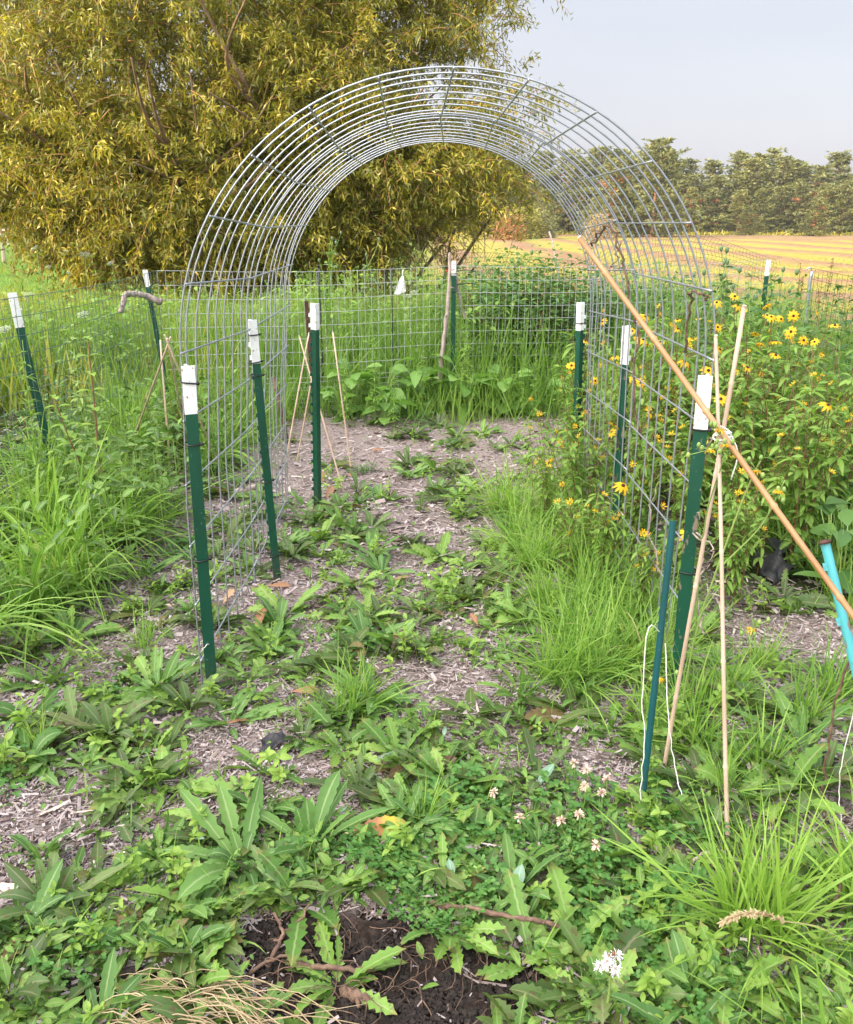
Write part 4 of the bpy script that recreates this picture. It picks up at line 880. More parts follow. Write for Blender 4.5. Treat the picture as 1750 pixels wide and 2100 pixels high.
def susan_plant(seed, H=1.0, nst=7, lean=.25):
    """stems with paired leaves; returns (stem mesh, leaf mesh, flower tips)"""
    rng = np.random.default_rng(seed); st, lv = MB(), MB(); tips = []
    for s_ in range(nst):
        az = rng.uniform(0, 6.283); ln = rng.uniform(.05, lean) ; h = H * rng.uniform(.65, 1.05)
        b_ = np.array([rng.normal(0, .05), rng.normal(0, .05), 0]); tp = b_ + np.array([math.cos(az) * ln * h * 1.1, math.sin(az) * ln * h * 1.1, h])
        md = (b_ + tp) / 2 + np.array([-math.cos(az) * .05, -math.sin(az) * .05, 0])
        c_ = bez([b_, md, tp], 14); st.add(tubes(c_[None], np.linspace(.0036, .0018, 14)[None], 5, rng.uniform(0, .7), False))
        tops = [tp]
        for j in range(int(rng.integers(3, 6))):
            i = int(rng.integers(6, 12)); a2 = az + rng.normal(0, 1.3); L = rng.uniform(.12, .26)
            e = c_[i] + np.array([math.cos(a2) * L * .55, math.sin(a2) * L * .55, L * .85]); cb = bez([c_[i], (c_[i] + e) / 2 + np.array([math.cos(a2), math.sin(a2), -.4]) * .02, e], 7)
            st.add(tubes(cb[None], np.linspace(.002, .0012, 7)[None], 4, rng.uniform(.2, 1), False)); tops.append(e)
            n = 5; k = rng.integers(1, 6, n); aa = rng.uniform(0, 6.283, n); ee = rng.uniform(-.2, .5, n)
            lv.add(blades(cb[k], np.stack([np.cos(aa) * np.cos(ee), np.sin(aa) * np.cos(ee), np.sin(ee)], 1), rng.uniform(.035, .065, n), rng.uniform(.012, .022, n), rng.uniform(.2, .6, n), OVATE, .3, rng.normal(0, .3, n), None, 3, .02, rng))
        n = 38; f = rng.uniform(.05, 1, n) ** .85; k = np.clip((f * 13).astype(int), 0, 13); aa = np.arange(n) * 1.57 + rng.normal(0, .4, n); ee = rng.uniform(-.25, .55, n)
        lv.add(blades(c_[k], np.stack([np.cos(aa) * np.cos(ee), np.sin(aa) * np.cos(ee), np.sin(ee)], 1), rng.uniform(.05, .105, n), rng.uniform(.018, .034, n), rng.uniform(.2, .7, n), OVATE, .3, rng.normal(0, .35, n), None, 3, .02, rng))
        tips += tops
    return st.mesh('stems', [M['stem']]), lv.mesh('leaves', [M['susan']]), tips
SV = [susan_plant(200 + i, 1.0, 7 + i % 3, .22 + .05 * (i % 3)) for i in range(6)]
def put_susan(x, y, s, lab, v, nfl):
    t_ = thing('yellow_coneflower', lab, 'flowering plant', (x, y, float(gh(x, y))), random.uniform(0, 6.28), 'yellow coneflower plants on the right'); t_.scale = (s, s, s)
    st, lv, tips = SV[v]; ob('stems', st, t_); ob('leaves', lv, t_)
    hi = sorted(tips, key=lambda p_: -p_[2]); take = random.sample(hi[:max(nfl * 2, 6)], min(nfl, len(hi)))
    for i, p_ in enumerate(hi):
        isf = any(p_ is q_ for q_ in take)
        if not isf and i % 5: continue
        f_ = ob('flower' if isf else 'bud', random.choice(FL) if isf else FB, t_); f_.location = p_ + np.array([0, 0, .004]); k = random.uniform(.85, 1.2) * (.92 if isf else .9); f_.scale = (k / s, k / s, k / s)
        wy = random.uniform(.1, 1.25); az = -math.pi / 2 - t_.rotation_euler.z + random.gauss(0, 1.5)
        f_.rotation_mode = 'QUATERNION'; f_.rotation_quaternion = Vector((0, 0, 1)).rotation_difference(Vector((math.cos(az) * math.sin(wy), math.sin(az) * math.sin(wy), math.cos(wy))))
pl = [(.98, 4.0, .72), (1.12, 4.35, .82), (1.30, 4.0, .80), (.92, 4.75, .76), (1.15, 4.9, .95), (1.45, 4.5, .98), (1.62, 4.1, .92), (1.85, 4.55, 1.0), (1.40, 5.1, 1.0), (2.1, 4.25, .98), (1.75, 5.0, 1.05), (2.05, 4.9, 1.0), (1.15, 3.55, .70), (1.45, 3.6, .82), (1.72, 3.7, .84), (.78, 4.55, .62), (1.0, 5.4, .92), (2.3, 4.7, .95), (.95, 5.2, .70), (2.0, 3.95, .8), (1.25, 3.25, .55), (1.62, 4.6, .95), (1.28, 4.55, .9), (1.98, 5.35, 1.05), (1.05, 4.55, .8), (.62, 4.2, .55), (.74, 3.9, .64), (.66, 3.5, .5), (.75, 3.3, .55), (.82, 3.0, .45), (.95, 3.7, .7)]
for i, (x, y, s) in enumerate(pl):
    row = 'front row' if y < 3.8 else 'second row' if y < 4.4 else 'back row'
    put_susan(x, y, s, label_for(f'yellow coneflower, {row},', x, y, 'tall' if s > .93 else 'low' if s < .74 else ''), i % 6, 0 if x < .7 else (2 + i % 3) if (y > 4.05 and x > 1.1) else 1)

# ------------------------------------------------------------------ other plants
def leafy(name, label, cat, loc, parts, group=None, rz=None, s=1):
    t_ = thing(name, label, cat, loc, random.uniform(0, 6.28) if rz is None else rz, group); t_.scale = (s, s, s)
    for pn, me in parts: ob(pn, me, t_)
    return t_
def bigleaf_parts(seed, n=17, L=(.14, .27), H=.42, mt='bigleaf'):
    rng = np.random.default_rng(seed); az = np.arange(n) * 2.4 + rng.normal(0, .3, n); f = rng.uniform(.15, 1, n); el = rng.uniform(.0, .75, n); st = MB(); lv = MB()
    B = np.stack([.10 * np.cos(az) * f, .10 * np.sin(az) * f, H * f], 1)
    D = np.stack([np.cos(az) * np.cos(el), np.sin(az) * np.cos(el), np.sin(el)], 1)
    for b_ in B: st.add(tube_path([(0, 0, 0), b_ * [.3, .3, .6], b_], .004, 5, 6, .003))
    lv.add(blades(B, D, rng.uniform(*L, n), rng.uniform(.45, .6, n) * rng.uniform(*L, n), rng.uniform(.15, .6, n), lance(10, .45, .2), .2, rng.normal(0, .3, n), None, 3, .015, rng))
    return [('stems', st.mesh('stems', [M['gstem']])), ('leaves', lv.mesh('leaves', [M[mt]]))]
BD = [bigleaf_parts(320 + i, 14, (.12, .24), .4, 'bush') for i in range(3)]
BG = [bigleaf_parts(300 + i) for i in range(4)]
for i, (x, y, s, lab) in enumerate([(740, 790, 1.0, 'broad-leaved plant left of centre at the foot of the back fence'), (800, 770, 1.1, 'broad-leaved plant in the middle of the group by the back fence'), (860, 790, 1.0, 'broad-leaved plant just left of the leaning stick'), (950, 800, 1.1, 'broad-leaved plant just right of the leaning stick'),
        (1030, 800, .9, 'broad-leaved plant in front of the dark bush'), (1100, 800, .9, 'broad-leaved plant right of the dark bush, near the rear arch wires'), (700, 830, .7, 'small broad-leaved plant at the left end of the group by the back fence'), (790, 840, .8, 'small broad-leaved plant in front of the group by the back fence')]):
    p_ = G(x, y + 40); leafy('broad_leaved_plant', lab, 'plant', (p_.x, min(p_.y, 6.95), 0), BG[i % 4], 'broad-leaved plants by the back fence', None, s * 1.0)
for i in range(5):
    pz = G(1690 + 30 * (i % 3), 1100 + 35 * i); leafy('broad_leaved_plant', label_for('broad-leaved plant at the right edge behind the compost', pz.x, pz.y, ['tall', 'spreading', 'low', 'ragged', 'dark'][i]), 'plant', (pz.x, pz.y, 0), BD[i % 3], 'broad-leaved plants at the right edge', None, .9)
def bush_parts(seed, rx, ry, h, n, leaf, mt='bush', stm='stem'):
    rng = np.random.default_rng(seed); st, lv = MB(), MB(); m = 40
    for i in range(m):
        a = rng.uniform(0, 6.283); e = np.array([rx * .8 * math.cos(a) * rng.uniform(.2, 1), ry * .8 * math.sin(a) * rng.uniform(.2, 1), h * rng.uniform(.5, 1)])
        st.add(tube_path([(0, 0, 0), e * [.4, .4, .6], e], .005, 4, 6, .002, rnd=.3))
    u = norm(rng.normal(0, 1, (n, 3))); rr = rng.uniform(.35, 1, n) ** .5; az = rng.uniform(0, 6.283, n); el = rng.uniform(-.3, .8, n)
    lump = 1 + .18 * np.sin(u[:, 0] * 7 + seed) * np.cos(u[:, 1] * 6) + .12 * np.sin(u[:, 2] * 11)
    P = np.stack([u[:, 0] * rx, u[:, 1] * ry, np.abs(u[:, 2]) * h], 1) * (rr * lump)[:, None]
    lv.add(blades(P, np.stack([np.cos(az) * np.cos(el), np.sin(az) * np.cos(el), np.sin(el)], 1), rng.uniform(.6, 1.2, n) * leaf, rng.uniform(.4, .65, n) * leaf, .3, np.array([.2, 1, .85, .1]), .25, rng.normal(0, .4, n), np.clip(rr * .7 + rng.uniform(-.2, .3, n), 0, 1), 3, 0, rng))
    return [('stems', st.mesh('stems', [M[stm]])), ('leaves', lv.mesh('leaves', [M[mt]]))]
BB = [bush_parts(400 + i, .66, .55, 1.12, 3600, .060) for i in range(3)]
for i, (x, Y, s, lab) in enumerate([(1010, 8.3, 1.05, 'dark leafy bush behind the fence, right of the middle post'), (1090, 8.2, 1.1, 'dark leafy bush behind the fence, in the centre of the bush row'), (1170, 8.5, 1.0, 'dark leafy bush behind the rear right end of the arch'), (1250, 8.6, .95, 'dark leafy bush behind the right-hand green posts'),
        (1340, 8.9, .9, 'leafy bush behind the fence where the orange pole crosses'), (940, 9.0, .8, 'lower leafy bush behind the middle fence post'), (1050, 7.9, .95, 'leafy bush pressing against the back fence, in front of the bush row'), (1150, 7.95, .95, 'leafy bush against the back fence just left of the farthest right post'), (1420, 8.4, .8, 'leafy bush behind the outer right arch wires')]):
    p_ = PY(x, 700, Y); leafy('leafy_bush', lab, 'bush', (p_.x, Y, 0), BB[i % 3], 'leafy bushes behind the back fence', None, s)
for i, (x, y, s, lab) in enumerate([(215, 1000, .62, 'young leafy sapling with red stem in the long grass on the left')]):
    rng = np.random.default_rng(5); st, lv = MB(), MB()
    st.add(tube_path([(0, 0, 0), (.02, 0, .35), (.03, 0, .72)], .006, 6, 10, .002, rnd=.4)); st.add(tube_path([(0, 0, .05), (-.08, 0, .3), (-.12, .02, .5)], .004, 6, 10, .002, rnd=.4))
    for (b_, e_) in (((0, 0, .1), (.03, 0, .72)), ((-.03, 0, .15), (-.12, .02, .5))):
        for j in range(10):
            f = j / 9; q_ = np.array(b_) + (np.array(e_) - np.array(b_)) * f; a = j * 1.57
            for aa in (a, a + math.pi): lv.add(blades([q_], [(math.cos(aa), math.sin(aa), .35)], .085 * (1.1 - .5 * f), .045 * (1.1 - .5 * f), .35, OVATE, .25, 0, rng.uniform(.4, 1)))
    p_ = G(x, y + 90); leafy('sapling', lab, 'sapling', (p_.x, p_.y, .1), [('stems', st.mesh('stems', [M['stem']])), ('leaves', lv.mesh('leaves', [M['lime']]))], rz=.6, s=1.25)
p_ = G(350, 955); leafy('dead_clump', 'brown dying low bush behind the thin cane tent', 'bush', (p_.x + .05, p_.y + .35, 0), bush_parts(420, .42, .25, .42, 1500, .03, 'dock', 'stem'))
def lace_plant(seed, H):
    rng = np.random.default_rng(seed); st, um = MB(), MB(); lv = MB()
    c_ = bez([(0, 0, 0), (rng.normal(0, .05), rng.normal(0, .05), H * .5), (rng.normal(0, .1), rng.normal(0, .1), H)], 10); st.add(tubes(c_[None], .003, 5, .5, False)); tp = c_[-1]
    R_ = rng.uniform(.030, .05); tl = norm(np.array([rng.normal(0, .4), -.55, 1.0])); e1 = norm(np.cross(tl, X1)); e2 = np.cross(tl, e1)
    for i in range(26):
        a = i * 2.4; r_ = R_ * math.sqrt((i + .5) / 26); q_ = tp + e1 * r_ * math.cos(a) + e2 * r_ * math.sin(a) + tl * (.03 - r_ * .15)
        st.add(seg(tp, q_, .0008, 4)); um.add(blades(np.repeat(q_[None], 5, 0), norm(np.stack([np.cos(np.arange(5) * 1.257), np.sin(np.arange(5) * 1.257), np.full(5, .35)], 1)), R_ * .23, R_ * .18, .1, np.array([.3, 1, .9, .3]), .1, 0, .5))
    n = 16; k = rng.integers(1, 7, n); az = rng.uniform(0, 6.283, n); lv.add(blades(c_[k], np.stack([np.cos(az), np.sin(az), .6 + 0 * az], 1), rng.uniform(.06, .14, n), .012, .4, LONG, .2, 0, None))
    return [('stem', st.mesh('stem', [M['gstem']])), ('umbel', um.mesh('umbel', [M['lace']])), ('leaves', lv.mesh('leaves', [M['susan']]))], tp
for i, (x, y, Y, lab) in enumerate([(74, 509, 7.6, 'white umbel flower highest on the left, against the shaded lawn'), (174, 522, 7.8, 'round white umbel flower in front of the willow skirt'), (228, 540, 8.5, 'small greenish umbel right of the round one'), (171, 645, 6.9, 'white umbel just above the left fence wire'), (60, 605, 7.6, 'white umbel low in the sunlit grass on the left'), (12, 675, 6.2, 'white umbel at the left edge above the fence post'),
        (80, 650, 8.2, 'white umbel between the two left fence posts, far back'), (140, 560, 9.0, 'yellowish umbel in the sunlit grass left of the corner post'), (100, 548, 9.2, 'pale yellow umbel under the shaded lawn'), (38, 640, 7.0, 'white umbel beside the leftmost fence post'), (812, 590, 8.2, 'small white umbel in the grass above the white rag'), (850, 600, 8.3, 'small white umbel right of the white rag'), (835, 608, 8.0, 'white umbel just behind the white rag')]):
    p_ = PY(x, y, Y); parts, tp = lace_plant(500 + i, p_.z - .02); leafy('queen_annes_lace', lab, 'wildflower', (p_.x - tp[0], Y - tp[1], 0), parts, 'white umbel flowers beyond the fence', 0.0)
def thistle_parts(seed, H):
    rng = np.random.default_rng(seed); st, lv, bl = MB(), MB(), MB(); tops, hds = [], []
    c_ = bez([(0, 0, 0), (.01, .0, H * .5), (rng.normal(0, .04), 0, H)], 12); st.add(tubes(c_[None], np.linspace(.007, .003, 12)[None], 6, .5, False)); tops.append(c_[-1])
    for j in range(7):
        i = int(rng.integers(5, 11)); a = rng.uniform(0, 6.283); L = rng.uniform(.12, .30); e = c_[i] + np.array([math.cos(a) * L * .6, math.sin(a) * L * .6, L]); st.add(tube_path([c_[i], (c_[i] + e) / 2 + [0, 0, -.02], e], .003, 5, 6, .0022)); tops.append(e)
    for t_ in tops:
        hd = MB(); hds.append(hd); k = rng.uniform(.8, 1.15); z = np.array([-.012, 0, .014, .028, .034]) * k; hd.add(tubes((t_ + np.stack([0*z, 0*z, z], 1))[None], np.array([[.004, .013, .0155, .010, .006]]) * k, 8, .5))
        n = 40; u = norm(rng.normal(0, 1, (n, 3))); hd.add(blades(t_ + [0, 0, .012 * k] + u * .013 * k, u + [0, 0, .3], .008, .003, 0, np.array([1, .5, .05]), .1, 0, .7))
    t0 = tops[min(3, len(tops) - 1)]; n = 26; az = rng.uniform(0, 6.283, n); bl.add(blades(np.repeat((t0 + [0, 0, .03])[None], n, 0), np.stack([np.cos(az) * .5, np.sin(az) * .5, 1 + 0 * az], 1), .016, .002, 0, np.array([1, .9, .4]), 0, 0, .5, 2))
    n = 60; k = rng.integers(0, 11, n); az = rng.uniform(0, 6.283, n); el = rng.uniform(0, .6, n); lv.add(blades(c_[k], np.stack([np.cos(az) * np.cos(el), np.sin(az) * np.cos(el), np.sin(el)], 1), rng.uniform(.07, .17, n), .035, .4, toothed(11, rng, .6, .4), .3, rng.normal(0, .4, n), None, 3, .04, rng))
    return [('stems', st.mesh('stems', [M['gstem']])), ('leaves', lv.mesh('leaves', [M['thistle']])), *[('seed_head', h_.mesh('seed_head', [M['thistle']])) for h_ in hds], ('bloom', bl.mesh('bloom', [M['purple']]))]
for i, (x, y, Y, lab) in enumerate([(1488, 505, 7.0, 'tall thistle with round grey-green heads left of the scuffed post'), (1520, 545, 6.8, 'thistle with one purple bloom just left of the scuffed post'), (1460, 590, 6.6, 'shorter thistle close to the right edge of the arch'), (676, 482, 8.6, 'tall thistle with purple bloom behind the rear left arch wires'), (758, 515, 9.0, 'thistle with purple bloom in front of the willow hollow'), (1070, 535, 8.9, 'small thistle behind the netting right of the middle post'), (1610, 545, 7.6, 'leafy thistle right of the scuffed post')]):
    p_ = PY(x, y, Y); leafy('thistle', lab, 'thistle', (p_.x, Y, 0), thistle_parts(600 + i, p_.z - .04), 'thistles around the garden fence')
def spike_parts(seed, H, mt, nl=90, leafL=.07, lw=.012, seedy=0, smat='dock'):
    rng = np.random.default_rng(seed); st, lv, sd = MB(), MB(), MB(); c_ = bez([(0, 0, 0), (rng.normal(0, .03), rng.normal(0, .03), H * .5), (rng.normal(0, .06), rng.normal(0, .04), H)], 16); st.add(tubes(c_[None], np.linspace(.005, .002, 16)[None], 6, .5, False))
    n = nl; f = rng.uniform(.1, .98, n); k = (f * 15).astype(int); az = np.arange(n) * 2.4; el = rng.uniform(.1, .8, n)
    lv.add(blades(c_[k], np.stack([np.cos(az) * np.cos(el), np.sin(az) * np.cos(el), np.sin(el)], 1), leafL * (1.25 - .8 * f), lw * (1.2 - .5 * f), rng.uniform(.2, .6, n), LONG, .25, 0, None))
    out = [('stem', st.mesh('stem', [M['gstem']])), ('leaves', lv.mesh('leaves', [M[mt]]))]
    if seedy:
        n = seedy; sd.add(tubes(c_[None, 10:], .0025, 5, .5)); f = rng.uniform(.68, 1, n); k = np.clip((f * 15), 0, 14.99); kf = (k % 1)[:, None]; k = k.astype(int); cc = c_[k] * (1 - kf) + c_[k + 1] * kf; u = norm(rng.normal(0, 1, (n, 3))); sd.add(blades(cc + u * .006, u, .018, .010, 0, np.array([.5, 1, .4]), .3, 0, None)); out.append(('seed_spike', sd.mesh('seed_spike', [M[smat]])))
    return out
for i, (x, y, Y, sd, sm_, mt, lab) in enumerate([(1597, 552, 7.2, 0, 'dock', 'lime', 'tallest bright green goldenrod shoot rising above the scuffed post'), (1625, 580, 7.0, 0, 'dock', 'susan', 'goldenrod shoot right of the tallest one'), (1578, 590, 6.9, 90, 'dock', 'susan', 'brown-headed weed in front of the scuffed post'), (1650, 565, 7.4, 120, 'rust_leaf', 'susan', 'brown-seeded weed by the thin grey rod post'), (1690, 590, 7.2, 90, 'rust_leaf', 'susan', 'brown-seeded weed right of the thin grey rod post'), (1640, 540, 8.0, 80, 'rust_leaf', 'dock', 'tall withered weed against the mown field on the right'), (1710, 530, 8.2, 80, 'rust_leaf', 'dock', 'tall withered weed nearest the right edge'),
        (656, 500, 8.0, 240, 'lime', 'bigleaf', 'tall pale yellow mullein spike behind the arch'), (674, 560, 7.8, 200, 'lime', 'bigleaf', 'shorter pale mullein spike beside the tall one'), (330, 600, 7.2, 0, 'dock', 'lime', 'yellow-green weed right of the left corner post'), (360, 580, 7.4, 60, 'rust_leaf', 'lime', 'yellow-green weed with reddish head right of the corner post'), (385, 610, 7.3, 0, 'dock', 'lime', 'yellow-green weed near the left arch wires'), (1180, 700, 6.2, 0, 'dock', 'susan', 'bushy goldenrod shoot left of the farthest right post'), (1165, 720, 6.0, 0, 'dock', 'susan', 'shorter goldenrod shoot in front of the farthest right post'),
        (945, 640, 6.9, 0, 'dock', 'susan', 'leafy weed growing up the middle fence post'), (965, 690, 6.8, 40, 'lime', 'susan', 'seeding weed right of the middle fence post'), (890, 640, 7.8, 0, 'dock', 'susan', 'leafy weed behind the leaning stick'), (40, 700, 4.4, 0, 'dock', 'susan', 'thin weed climbing the leftmost fence post'), (145, 640, 4.5, 0, 'dock', 'gstem', 'slender green stalk in the grass on the left')]):
    p_ = PY(x, y, Y); leafy('tall_weed', lab, 'weed', (p_.x, Y, 0), spike_parts(700 + i, p_.z, mt, 130 if not sd else 70, .10, .016, sd, sm_), 'tall weeds along the fences')
for i in range(74):                                   # unnamed leafy weeds thickening the rough behind the fence
    x = random.uniform(-5.5, 5.0); y = random.uniform(7.5, 10.5) if x < 1.6 else random.uniform(5.4, 9.5)
    if i % 6 == 0: x, y = random.uniform(-1.6, 1.2), random.uniform(6.3, 7.1)
    if i % 6 == 1: x, y = random.uniform(-2.6, -1.2), random.uniform(3.4, 6.4)
    if i % 6 == 2: x, y = random.uniform(2.2, 4.4), random.uniform(5.2, 8.2)
    o = leafy('tall_weed', label_for('leafy weed in the rough', x, y, ['slim', 'bushy', 'pale', 'dark'][i % 4]), 'weed', (x, y, 0), spike_parts(760 + i % 6, 1.0, ['susan', 'bush', 'meadow'][i % 3], 110, .11, .018, 50 * (i % 2), 'rust_leaf'), 'leafy weeds in the rough', None, random.uniform(.45, .75) if i % 6 < 2 else random.uniform(.7, 1.25))
# foreground leaves: a hawkweed stalk going to seed
b_ = np.array(G(1232, 2110)); t_ = thing('seeding_stalk', 'stalk with white thistledown at the bottom right of centre', 'wildflower', tuple(b_)); tp = np.array(PY(1252, 1985, b_[1] - .03)) - b_
st = MB(); st.add(tube_path([(0, 0, -.03), tp * .55 + [.006, 0, 0], tp], .0030, 6, 12, .0022)); hd = MB(); ends = []
for i in range(9):
    e = tp + np.array([random.gauss(0, .014), random.gauss(0, .010), random.uniform(0, .03)]); st.add(seg(tp - [0, 0, .02], e, .0012, 4)); ends.append(e); hd.add(tubes((e + np.array([[0, 0, -.006], [0, 0, 0], [0, 0, .008]]))[None], np.array([[.002, .004, .003]]), 6))
fl = MB()
for e in ends[:5]:
    n = 130; u = norm(RG.normal(0, 1, (n, 3)) + [0, 0, .3]); fl.add(blades(np.repeat((e + [0, 0, .006])[None], n, 0), u, RG.uniform(.006, .016, n), .0007, .3, np.array([.5, 1, 1.6]), 0, RG.normal(0, 1, n), .5, 2))
ob('stalk', st.mesh('stalk', [M['gstem']]), t_); ob('bud', hd.mesh('bud', [M['stem']]), t_); ob('down', fl.mesh('down', [M['fluff']]), t_)
# groundsel / sow-thistle stalk tangled round the canes
b_ = np.array(G(1390, 1500)); t_ = thing('sow_thistle', 'lanky sow thistle with ragged yellow heads tangled round the canes', 'wildflower', tuple(b_)); st, hd, gb = MB(), MB(), MB()
def W3(x, y, Y): return np.array(PY(x, y, Y)) - b_
for pth, r_ in (([(0, 0, 0), W3(1425, 1310, 2.25), W3(1470, 1170, 2.2), W3(1530, 1010, 2.18), W3(1560, 945, 2.15)], .0035), ([W3(1470, 1170, 2.2), W3(1560, 1080, 2.16), W3(1610, 985, 2.12)], .0025), ([W3(1425, 1310, 2.25), W3(1445, 1080, 2.2), W3(1488, 930, 2.13)], .0025), ([(0, 0, .05), W3(1370, 1440, 2.12), W3(1352, 1395, 2.05)], .0025)): st.add(tube_path(pth, r_, 6, 18, r_ * .6))
for (x, y, Y) in ((1487, 912, 2.10), (1457, 922, 2.1), (1477, 880, 2.12), (1552, 965, 2.1), (1598, 1006, 2.1), (1352, 1390, 2.05), (1543, 1290, 2.1)):
    e = W3(x, y, Y); n = 22; az = RG.uniform(0, 6.283, n); gb = MB(); ob('flower_head', MB().add(blades(np.repeat(e[None], n, 0), np.stack([np.cos(az), np.sin(az) - .2, RG.uniform(-.3, .6, n)], 1), RG.uniform(.010, .018, n), .004, .4, np.array([.5, 1, .8, .3]), .1, 0, None)).mesh('flower_head', [M['petal']]), t_); gb.add(tubes((e + np.array([[0, 0, -.012], [0, 0, -.004], [0, 0, .003]]))[None], np.array([[.003, .006, .004]]), 8))
    for j in range(4): q_ = e + RG.normal(0, .020, 3); gb.add(tubes((q_ + np.array([[0, 0, -.008], [0, 0, 0], [0, 0, .007]]))[None], np.array([[.003, .0058, .003]]), 8)); gb.add(seg(e, q_, .001, 4))
    ob('bud_cluster', gb.mesh('bud_cluster', [M['gstem']]), t_)
ob('stalks', st.mesh('stalks', [M['gstem']]), t_)
# clover heads
for i, (x, y) in enumerate([(1008, 1690), (1060, 1735), (1145, 1735), (1180, 1745), (1215, 1855 - 60), (1195, 1650), (1170, 1640), (1235, 1665), (1190, 1695), (1225, 1705)]):
    p_ = G(x, y); z = random.uniform(.05, .10); t_ = thing('clover_flower', label_for('faded pinkish clover head', p_.x, p_.y, ['nodding', 'upright', 'browning', 'pale', 'ragged'][i % 5]), 'clover flower', (p_.x, p_.y, float(gh(p_.x, p_.y))), 0, 'faded clover heads in the clover patch')
    ob('stalk', MB().add(tube_path([(0, 0, 0), (.008, 0, z * .5), (.004, 0, z)], .0012, 5, 6)).mesh('stalk', [M['gstem']]), t_)
    n = 34; u = norm(RG.normal(0, 1, (n, 3)) + [0, 0, .25]); ob('head', MB().add(blades(np.array([.004, 0, z]) + u * .003, u, RG.uniform(.008, .013, n), .004, .15, np.array([.4, 1, .5]), .3, 0, None)).mesh('head', [M['bloom']]), t_)
# withered leaves and litter
def litter(name, label, x, y, L, Wd, az, mt, r, cat='leaf', el=.1, droop=.1, zo=.03, pr=None):
    p_ = G(x, y); o = ob(name, MB().add(blades([(0, 0, 0)], [(math.cos(az), math.sin(az), el)], L, Wd, droop, toothed(14, RG, .35) if pr is None else pr, .3, random.gauss(0, .3), r, 3, .03)).mesh(name, [M[mt]])); o.location = (p_.x, p_.y, float(gh(p_.x, p_.y)) + zo); tag(o, label, cat, 'withered leaves lying on the mulch' if mt == 'rust_leaf' else 'pale upturned leaves')
m, t, p = mat('turning_leaf'); at = lf_attr(t)
c = ramp(t, at[2], [(0, (.50, .42, .22)), (.25, (.34, .10, .07)), (.55, (.42, .16, .07)), (.72, (.58, .38, .03)), (.88, (.46, .40, .05)), (1, (.18, .11, .05))]).outputs[0]; c = mix(t, ramp(t, noise(t, 45, 3), [(.5, (0, 0, 0)), (.6, (.6, .6, .6))]).outputs[0], c, (.22, .25, .05)); lnk(t, c, p.inputs['Base Color']); M['turning'] = m
p_ = G(708, 1758); o = ob('turning_leaf', MB().add(blades([(0, 0, 0)], [(1, .25, .14)], .165, .05, .10, toothed(16, RG, .3, .6), .25, -.7, .5, 3, .03)).mesh('turning_leaf', [M['turning']])); o.location = (p_.x, p_.y, .07); tag(o, 'red and yellow turning leaf lying across the weeds', 'leaf')
for (x, y, L, az, r, lab) in ((525, 1310, .14, 1.4, .45, 'upright reddish brown withered leaf beside the nearest left post'), (800, 1215, .12, .6, .95, 'curled tan withered leaf in the middle of the path'), (550, 1220, .10, 0, .6, 'orange withered leaf at the foot of the second left post'), (460, 1255, .09, 1.2, .95, 'tan withered leaf behind the nearest left post'), (980, 1310, .07, 2, .5, 'curled brown withered leaf on the right of the path'), (460, 1510, .08, .3, .2, 'dark red leaf in front of the nearest left post'), (670, 1040, .12, 1.3, .8, 'withered upright leaf in front of the inner post'), (660, 1010, .12, 1.6, .6, 'brown withered leaf leaning on the inner post'), (760, 940, .09, .4, .4, 'brown withered leaf on the far mulch'), (1395, 1820, .07, .8, .3, 'curled brown leaf left of the big tussock'), (1455, 2020, .09, 1.0, .15, 'dark red leaf at the bottom right'), (400, 1700, .05, 0, .15, 'small dark red leaf on the left mulch'), (330, 1880, .06, .4, .35, 'folded red-brown leaf among the left weeds'), (730, 1000, .08, 2.4, .5, 'brown leaf left of the far path'), (1450, 1590, .10, -.7, .12, 'dark curled leaf near the upright tripod cane'), (440, 1330, .06, 1, .3, 'brown scrap of leaf near the nearest left post'), (600, 1440, .09, .1, .5, 'yellowing leaf right of the nearest left post')):
    litter('withered_leaf', lab, x, y, L, L * .38, az, 'rust_leaf', r, el=.5 if az > 1.1 else .1, zo=.02)
for (x, y, L, az, lab) in ((1050, 1880, .115, 1.2, 'pale blue-green upturned leaf in the weeds at lower centre'), (930, 1850, .07, 1.8, 'small pale upturned leaf left of the larger one'), (20, 1590, .06, .5, 'pale upturned leaf at the left edge'), (770, 1600, .08, .2, 'pale upturned leaf right of the black fabric'), (700, 1710, .03, .6, 'tiny pale leaf left of the red and yellow leaf'), (395, 1760, .07, -.5, 'pale narrow leaf on the left mulch'), (910, 1550, .05, 1.4, 'pale leaf on the right of the mulch patch'), (1100, 1650, .11, .8, 'long pale leaf above the clover')):
    litter('upturned_leaf', lab, x, y, L * .8, L * .28, az, 'blue_leaf', random.random(), el=.55, zo=.035, pr=lance(14, .55, .2))
stick('bleached_stick', 'pale bleached stick lying behind the front left arch wires', [G(385, 1032, .03), G(450, 1020, .04), G(500, 1005, .05), G(560, 990, .045)], .013, .020, 'deadwood', nub=4)
stick('lying_stick', 'long thin brown stick lying in the weeds at lower centre', [G(805, 1835, .03), G(900, 1858, .05), G(1010, 1872, .06), G(1100, 1890, .06), G(1180, 1902, .05)], .0065, .005, 'stick', nub=5, k=24)
stick('short_twig', 'short reddish twig lying on the dug soil', [G(612, 1978, .035), G(690, 1986, .04), G(768, 1992, .035)], .006, .0055, 'stick', nub=2)
